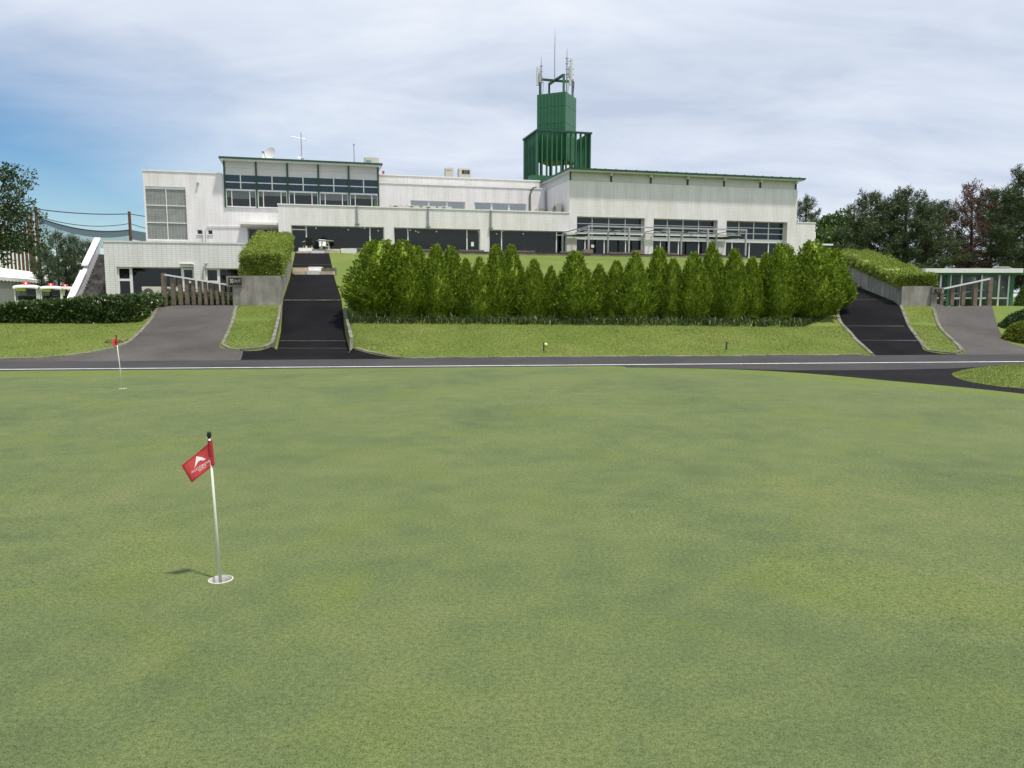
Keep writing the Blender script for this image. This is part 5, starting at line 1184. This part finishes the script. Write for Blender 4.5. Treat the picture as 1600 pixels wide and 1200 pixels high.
# ------------------------------------------------------------------ trees
def tree_meshes_pine(seed, H, spread, base, nb=34, tuft=22, L=0.34, W=0.05, tops=5, dens=8):
    g = np.random.default_rng(seed); m = MB(); tilt = g.normal(0, 0.05, 2)
    tp = lambda z: np.array([tilt[0] * z + 0.12 * math.sin(z * 0.7 + seed), tilt[1] * z + 0.10 * math.cos(z * 0.6), z])
    zs = np.linspace(-0.3, H * 0.97, 9); m.tube([tp(z) for z in zs], [0.02 * H * (1 - 0.93 * (z / H)) + 0.015 if z > 0 else 0.022 * H for z in zs], 8)
    C = []; Ax = []
    for k in range(nb):
        f = (k + g.uniform(0, 1)) / nb; z = H * (base + (1 - base) * f * 0.97); az = k * 2.4 + g.normal(0, 0.4)
        ln_ = spread * (1 - f) ** 0.55 * g.uniform(0.65, 1.1) * (0.75 + 0.25 * min(1, f * 5)) + 0.25
        el = 0.05 + 0.55 * f + g.normal(0, 0.10); d = np.array([math.cos(az) * math.cos(el), math.sin(az) * math.cos(el), math.sin(el)])
        p0 = tp(z); p1 = p0 + d * ln_ * 0.5; p2 = p0 + d * ln_ + np.array([0, 0, 0.12 * ln_]); m.tube([p0, p1, p2], [0.035 + 0.012 * ln_, 0.025, 0.012], 5, False)
        nt_ = max(3, int(ln_ * dens))
        for q in range(nt_):
            t = g.uniform(0.28, 1.0) ** 0.8; sd = np.array([-d[1], d[0], 0]) * g.normal(0, 0.26 * ln_ * (1.1 - 0.5 * t)); c = p0 + (p2 - p0) * t + sd + np.array([0, 0, g.normal(0.05, 0.12)])
            C.append(c); Ax.append(unit(d * 0.35 + np.array([0, 0, 1.0]) + g.normal(0, 0.25, 3)))
    for k in range(tops): C.append(tp(H * (0.93 + 0.07 * k / max(1, tops - 1)))); Ax.append(np.array([0, 0, 1.0]))
    C = np.array(C); Ax = np.array(Ax); n = len(C); s = np.linspace(-0.3, 1.0, tuft); sz = g.uniform(0.7, 1.25, n)
    P = C[:, None, :] + Ax[:, None, :] * (s[None, :, None] * (0.30 * sz)[:, None, None]) + g.normal(0, 0.06, (n, tuft, 3))
    D = Ax[:, None, :] * 0.55 + g.normal(0, 0.75, P.shape); P = P.reshape(-1, 3); D = D.reshape(-1, 3)
    V, F = leaf_verts(P, D, g.uniform(0.6, 1.2, len(P)) * L, g.uniform(0.7, 1.2, len(P)) * W, g)
    return m.mesh('trunk', True), np_mesh('pine_crown', V, F)
def tree_meshes_broad(seed, H, rx, base, ncl=60, nl=170, L=0.15, W=0.09, cr=(0.45, 0.85)):
    g = np.random.default_rng(seed); m = MB(); zc_ = H * (base + 1) / 2; rz_ = H * (1 - base) / 2
    m.tube([(0, 0, -0.3), (0.05, 0.02, H * 0.2), (0.1, -0.05, H * 0.45), (0.02, 0.05, H * 0.75)], [0.03 * H, 0.022 * H, 0.016 * H, 0.006 * H], 9)
    C = []; 
    while len(C) < ncl:
        d = g.uniform(-1, 1, 3); r_ = np.linalg.norm(d)
        if r_ > 1 or r_ < 0.45: continue
        C.append(np.array([d[0] * rx, d[1] * rx, zc_ + d[2] * rz_]))
    for c in C[::2]:
        z0 = g.uniform(0.25, 0.55) * H; m.tube([(0.05, 0, z0), tuple(np.array([0.05, 0, z0]) * 0.45 + c * 0.55 + np.array([0, 0, 0.1])), tuple(c)], [0.010 * H, 0.006 * H, 0.003 * H], 5, False)
    C = np.array(C); rad = g.uniform(*cr, len(C)); d = unit(g.normal(size=(len(C), nl, 3))); rr_ = g.uniform(0.2, 1.0, (len(C), nl, 1)) ** 0.45
    P = (C[:, None, :] + d * rr_ * rad[:, None, None] * np.array([1.1, 1.1, 0.75])).reshape(-1, 3); D = (d + g.normal(0, 0.7, d.shape) + np.array([0, 0, -0.15])).reshape(-1, 3)
    V, F = leaf_verts(P, D, g.uniform(0.6, 1.2, len(P)) * L, g.uniform(0.6, 1.2, len(P)) * W, g)
    return m.mesh('trunk', True), np_mesh('leaf_crown', V, F)
def plant_tree(name, label, cat, meshes, mat, bark, loc, scl=1.0, rz=0.0, group=None):
    tr_, cr_ = meshes
    if not tr_.materials: tr_.materials.append(MT[bark])
    r_ = empty(name, loc, rz); tag(r_, label, cat, group)
    link('trunk', tr_, None, r_, scl=(scl,) * 3)
    if not cr_.materials: cr_.materials.append(MT[mat])
    link('crown', cr_, None, r_, scl=(scl,) * 3); return r_
pA = tree_meshes_pine(21, 9.5, 4.0, 0.14, 46, dens=9); pB = tree_meshes_pine(22, 9.0, 3.8, 0.14, 44, dens=9); pC = tree_meshes_pine(23, 10.5, 4.0, 0.14, 46, dens=9)
pDead = tree_meshes_pine(24, 10.0, 3.0, 0.10, 50, tuft=13, L=0.30, W=0.05, dens=9)
pThin = tree_meshes_pine(25, 7.0, 1.5, 0.30, 24, tuft=16, dens=8, L=0.42)
def at_px(px, Y): return (px - 800) / 1200 * Y * 1.0
G1 = 'pines behind the glass pavilion'
for px, Y, H_, ms, H0, lab in ((1352, 58, 8.4, pA, 9.5, 'dark pine with upswept branch tips nearest the clubhouse end'), (1402, 60, 8.7, pB, 9.0, 'full dark pine, second from the clubhouse end'), (1440, 56, 7.5, pC, 10.5, 'dark pine with bare trunk showing left of the dead pine'), (1378, 70, 9.3, pC, 10.5, 'dark pine standing behind the first two pines'), (1468, 64, 8.4, pB, 9.0, 'low dark pine just left of the dead pine'), (1535, 62, 9.0, pA, 9.5, 'green pine just right of the dead pine'), (1594, 54, 9.6, pC, 10.5, 'tall green pine with straight dark trunk behind the pavilion corner'), (1570, 70, 9.5, pB, 9.0, 'green pine behind the tall pine at the pavilion corner'), (1660, 56, 10.5, pA, 9.5, 'big green pine beyond the tall pine by the pavilion'), (1320, 66, 7.2, pB, 9.0, 'small dark pine between the clubhouse end and first pine')):
    X = at_px(px, Y); plant_tree('pine_tree', lab, 'pine tree', ms, 'pine_needle', 'pine_bark', (X, Y, terrain(X, Y) - 0.1), H_ / H0, random.uniform(0, 6.28), G1)
X = at_px(1503, 57); plant_tree('dead_pine', 'brown dead pine among the green pines behind the pavilion', 'pine tree', pDead, 'dead_needle', 'pine_bark', (X, 57, terrain(X, 57) - 0.1), 0.90, 0.5)
bA = tree_meshes_broad(31, 6.0, 2.6, 0.18, 64, 150); bB = tree_meshes_broad(32, 5.5, 2.8, 0.05, 90, 260, 0.2, 0.13)
X = at_px(1256, 72); plant_tree('dark_tree', 'dark pine showing above the end block of the clubhouse', 'pine tree', tree_meshes_pine(26, 9.0, 3.0, 0.25, 34), 'pine_needle', 'pine_bark', (X, 72, terrain(X, 72) - 0.1), 1.06)
X = at_px(1298, 63); plant_tree('leafy_tree', 'mid green leafy tree beside the end of the clubhouse', 'tree', bB, 'bright_leaf', 'bark', (X, 63, terrain(X, 63) - 0.1), 1.36, 1.0)
X = at_px(1340, 78); plant_tree('leafy_tree', 'leafy tree low behind the pines beyond the right ramp', 'tree', bB, 'broad_leaf', 'bark', (X, 78, terrain(X, 78) - 0.1), 0.85, 2.0)
bL = tree_meshes_broad(33, 6.3, 2.9, 0.40, 95, 230, 0.13, 0.07, (0.30, 0.62))
plant_tree('leafy_tree', 'dark glossy leafy tree at the left end of the hedge', 'tree', bL, 'dark_leaf', 'bark', (-20.9, 30.0, terrain(-20.9, 30) - 0.1), 1.02, 0.4)
# woods behind the green, mirrored in the hall windows
for x, y, h, ms, H0, lab in ((6, -62, 12, pA, 9.5, 'tall pine on the far side of the green, mirrored in the hall windows'), (13, -60, 10.5, pB, 9.0, 'shorter pine on the far side of the green'), (22, -64, 13, pC, 10.5, 'tallest pine on the far side of the green'), (31, -60, 11, pA, 9.5, 'pine at the far corner of the green'), (40, -66, 12, pB, 9.0, 'pine beyond the far corner of the green')):
    plant_tree('pine_tree', lab, 'pine tree', ms, 'pine_needle', 'pine_bark', (x, y, -0.1), h / H0, random.uniform(0, 6), 'pines across the green')

# ------------------------------------------------------------------ driving range: poles, nets, storage tent, thin pines
for i, (px, Y, topy) in enumerate([(70, 90, 328), (62, 96, 338), (57, 104, 350), (51, 112, 358), (45, 121, 366), (39, 131, 373), (33, 142, 380), (27, 154, 387), (21, 168, 393), (15, 184, 399)]):
    X = at_px(px, Y); o = MB().tube([(0, 0, -0.3), (0, 0, 5), (0, 0, 11.4)], [0.2, 0.19, 0.17], 8).build('net_pole', 'rust_pole', None, loc=(X, Y, terrain(X, Y)))
    tag(o, ['tall rusty pole at the corner of the driving range net', 'rusty range pole next to the corner pole'][i] if i < 2 else 'rusty driving range pole in the receding row behind the tent', 'pole', 'rusty poles of the driving range')
PA = Vector((at_px(70, 90), 90, 11.4)); PB = Vector((at_px(213, 100), 100, 11.9)); PC = Vector((at_px(330, 110), 110, 12.2))
o = MB().tube([(0, 0, -0.3), (0, 0, 12.0)], [0.22, 0.18], 8).build('net_pole', 'rust_pole', None, loc=(PB.x, PB.y, 0.2)); tag(o, 'single rusty net pole beside the glass block corner of the clubhouse', 'pole', 'rusty poles of the driving range')
for px, Y, h in ((123, 118, 7.2), (174, 122, 6.8)):
    X = at_px(px, Y); o = MB().tube([(0, 0, -0.3), (0, 0, h)], [0.2, 0.17], 8).build('net_pole', 'rust_pole', None, loc=(X, Y, 0.2)); tag(o, 'short rusty net pole seen above the annex stairs, ' + ('nearer the corner pole' if px < 150 else 'nearer the clubhouse'), 'pole', 'rusty poles of the driving range')
nt_ = empty('range_net', (PA.x, PA.y, 0.2)); tag(nt_, 'sagging dark driving range net slung between rusty poles', 'net')
def sag(a, b, s, n=16): return [a + (b - a) * (k / n) - Vector((0, 0, 4 * s * (k / n) * (1 - k / n))) for k in range(n + 1)]
O = Vector(nt_.location)
for a, b, s, r_ in ((PA, PB, 0.25, 0.06), (PA - Vector((0, 0, 0.8)), PB - Vector((0, 0, 1.2)), 0.7, 0.045), (PB, PC, 0.3, 0.05), (PB - Vector((0, 0, 1.2)), PC - Vector((0, 0, 1.0)), 0.9, 0.045)):
    MB().tube([p - O for p in sag(a, b, s)], r_, 5).build('cable', 'dark_metal', nt_)
def strip(a0, b0, s0, a1, b1, s1, nm, mat):
    t, u_ = sag(a0, b0, s0), sag(a1, b1, s1); n = len(t); m = MB(); m.add([p - O for p in t] + [p - O for p in u_], [(k, k + 1, n + k + 1, n + k) for k in range(n - 1)]); m.build(nm, mat, nt_)
Zv = lambda z: Vector((0, 0, z))
strip(PA - Zv(0.9), PB - Zv(2.0), 0.75, PA - Zv(1.3), PB - Zv(2.7), 0.95, 'net_roll', 'golf_net_roll')
strip(PA - Zv(1.3), PB - Zv(2.7), 0.95, PA - Zv(3.4), PB - Zv(4.2), 0.5, 'net_sheet', 'golf_net')
strip(PB - Zv(2.0), PC - Zv(2.0), 0.4, PB - Zv(3.2), PC - Zv(3.2), 0.4, 'net_roll', 'golf_net_roll')
MB().tube([p - O for p in sag(PA - Zv(0.9), PB - Zv(2.0), 0.75)], 0.07, 5).build('cable', 'dark_metal', nt_)
for i, (px, Y, H_) in enumerate([(82, 78, 6.2), (96, 82, 7.6), (110, 80, 7.0), (125, 84, 7.4), (138, 80, 6.6), (150, 86, 6.9), (70, 86, 6.8), (198, 92, 7.2)]):
    X = at_px(px, Y); plant_tree('thin_pine', ['slender pine beside the tent end', 'taller slender pine behind the carts', 'slender pine in the row behind the carts', 'slender pine above the carts near the stairs', 'slender pine just behind the stair wall', 'slender pine half hidden by the stair wall', 'slender pine under the corner pole of the range', 'pine tip showing above the annex roof beside the single net pole'][i], 'pine tree', pThin, 'range_pine_needle', 'pine_bark', (X, Y, 0.15), H_ / 7.0, i * 1.3, 'slender pines by the driving range')
tn = empty('storage_tent', (-46.7, 70, 0.2)); tag(tn, 'long grey storage tent with white scalloped roof edge', 'tent')
dv = Vector((-10.2, 28.0, 0)); dl = dv.normalized(); sv = Vector((-dl.y, dl.x, 0)) * 7.0      # along, and across to the far side
q0 = -dl * 14; q1 = dv
def quad3(a, b, za, zb, n=1): return [a + Zv(za), b + Zv(za), b + Zv(zb), a + Zv(zb)]
MB().hexa([q0, q1, q1 + sv, q0 + sv], [q0 + Zv(2.85), q1 + Zv(2.85), q1 + sv + Zv(2.85), q0 + sv + Zv(2.85)]).build('wall', 'tent_wall', tn)
m = MB(); r0, r1 = q0 + sv * 0.5 + Zv(4.3), q1 + sv * 0.5 + Zv(4.3); e_ = sv.normalized() * 0.15
m.add([q0 - e_ + Zv(3.0), q1 - e_ + Zv(3.0), r1, r0, q0 + sv + e_ + Zv(3.0), q1 + sv + e_ + Zv(3.0)], [(0, 1, 2, 3), (3, 2, 5, 4)])
m.add([q1 - e_ + Zv(2.855), q1 + sv + e_ + Zv(2.855), q1 + sv + e_ + Zv(3.0), r1, q1 - e_ + Zv(3.0)], [(0, 1, 2, 3, 4)]); m.build('roof', 'tent_roof', tn)
m = MB(); n = 34
for k in range(n):
    a = q0 + (q1 - q0) * (k / n) - e_; b = q0 + (q1 - q0) * ((k + 1) / n) - e_; mid = (a + b) / 2
    m.add([a + Zv(3.0), b + Zv(3.0), b + Zv(2.72), mid + Zv(2.60), a + Zv(2.72)], [(0, 1, 2, 3, 4)])
m.build('valance', 'tent_roof', tn)

# ------------------------------------------------------------------ golf carts behind the hedge
def cart(label, loc, rz):
    r_ = empty('golf_cart', loc, rz); tag(r_, label, 'golf cart')
    # faces -y; 1.2 wide, 2.9 long
    m = MB(); m.hexa([(-0.58, -1.35, 0.25), (0.58, -1.35, 0.25), (0.58, 1.35, 0.25), (-0.58, 1.35, 0.25)], [(-0.58, -1.30, 0.55), (0.58, -1.30, 0.55), (0.58, 1.35, 0.60), (-0.58, 1.35, 0.60)]); m.hexa([(-0.56, -1.30, 0.552), (0.56, -1.30, 0.552), (0.56, -0.85, 0.552), (-0.56, -0.85, 0.552)], [(-0.48, -1.15, 0.86), (0.48, -1.15, 0.86), (0.48, -0.88, 0.95), (-0.48, -0.88, 0.95)]); m.build('body', 'cart_white', r_)
    m = MB(); n = 8; rows = [(-1.25, 1.74), (-1.05, 1.82), (0, 1.86), (1.2, 1.82), (1.35, 1.76)]
    vs_ = []; fs = []
    for y, z in rows:
        for k in range(n + 1): x = -0.62 + 1.24 * k / n; vs_.append((x, y, z - 0.06 * (abs(x) / 0.62) ** 3))
    for y, z in rows:
        for k in range(n + 1): x = -0.62 + 1.24 * k / n; vs_.append((x, y, z - 0.09 - 0.06 * (abs(x) / 0.62) ** 3))
    nn = n + 1; off_ = nn * len(rows)
    for i in range(len(rows) - 1):
        for k in range(n): fs += [(i * nn + k, i * nn + k + 1, (i + 1) * nn + k + 1, (i + 1) * nn + k), (off_ + i * nn + k, off_ + (i + 1) * nn + k, off_ + (i + 1) * nn + k + 1, off_ + i * nn + k + 1)]
    for k in range(n): fs += [(k, off_ + k, off_ + k + 1, k + 1), ((len(rows) - 1) * nn + k, (len(rows) - 1) * nn + k + 1, off_ + (len(rows) - 1) * nn + k + 1, off_ + (len(rows) - 1) * nn + k)]
    for i in range(len(rows) - 1): fs += [(i * nn, (i + 1) * nn, off_ + (i + 1) * nn, off_ + i * nn), (i * nn + n, off_ + i * nn + n, off_ + (i + 1) * nn + n, (i + 1) * nn + n)]
    m.add(vs_, fs).build('roof', 'cart_white', r_)
    for x in (-0.55, 0.55):
        MB().bar((x, -1.05, 0.55), (x, -1.10, 1.70), 0.06).build('post', 'cart_white', r_); MB().bar((x, 1.10, 0.58), (x, 1.10, 1.72), 0.06).build('post', 'cart_white', r_); MB().bar((x, 0.1, 0.58), (x, 0.1, 1.74), 0.05).build('post', 'cart_white', r_)
        for y in (-0.85, 0.85):
            w_ = MB().tube([(x - 0.09, y, 0.23), (x + 0.09, y, 0.23)], 0.23, 14).build('wheel', 'black_plastic', r_); MB().tube([(x - 0.10, y, 0.23), (x + 0.10, y, 0.23)], 0.12, 10).build('rim', 'cart_white', w_)
    w_ = MB().box(-0.52, 0.52, -1.10, -1.09, 0.95, 1.66).build('windscreen', 'clear_glass', r_)
    MB().box(-0.50, 0.0, -1.125, -1.102, 1.48, 1.64).build('notice_strip', 'cart_yellow', w_); MB().box(0.05, 0.5, -1.125, -1.102, 1.22, 1.56).build('panel', 'dark_metal', w_)
    for y in (-0.25, 0.75): MB().box(-0.5, 0.5, y, y + 0.42, 0.6, 0.80).build('seat', 'black_plastic', r_); MB().box(-0.5, 0.5, y + 0.40, y + 0.50, 0.80, 1.20).build('seat_back', 'black_plastic', r_)
    m = MB(); m.box(-0.16, 0.16, -0.65, -0.62, 1.82, 2.02); f_ = m.build('number_tag', 'cart_red', r_); MB().box(-0.04, 0.04, -0.662, -0.652, 1.86, 1.99).build('tag_mark', 'white_paint', f_)
    return r_
for px, Y, rz, lab in ((48, 46.5, R(28), 'white golf cart with yellow strip parked beside the tent'), (86, 51.5, R(28), 'white golf cart parked between two other carts'), (108, 55.5, R(28), 'white golf cart parked closest to the outdoor stairs')):
    X = at_px(px, Y); cart(lab, (X, Y, terrain(X, Y)), rz)
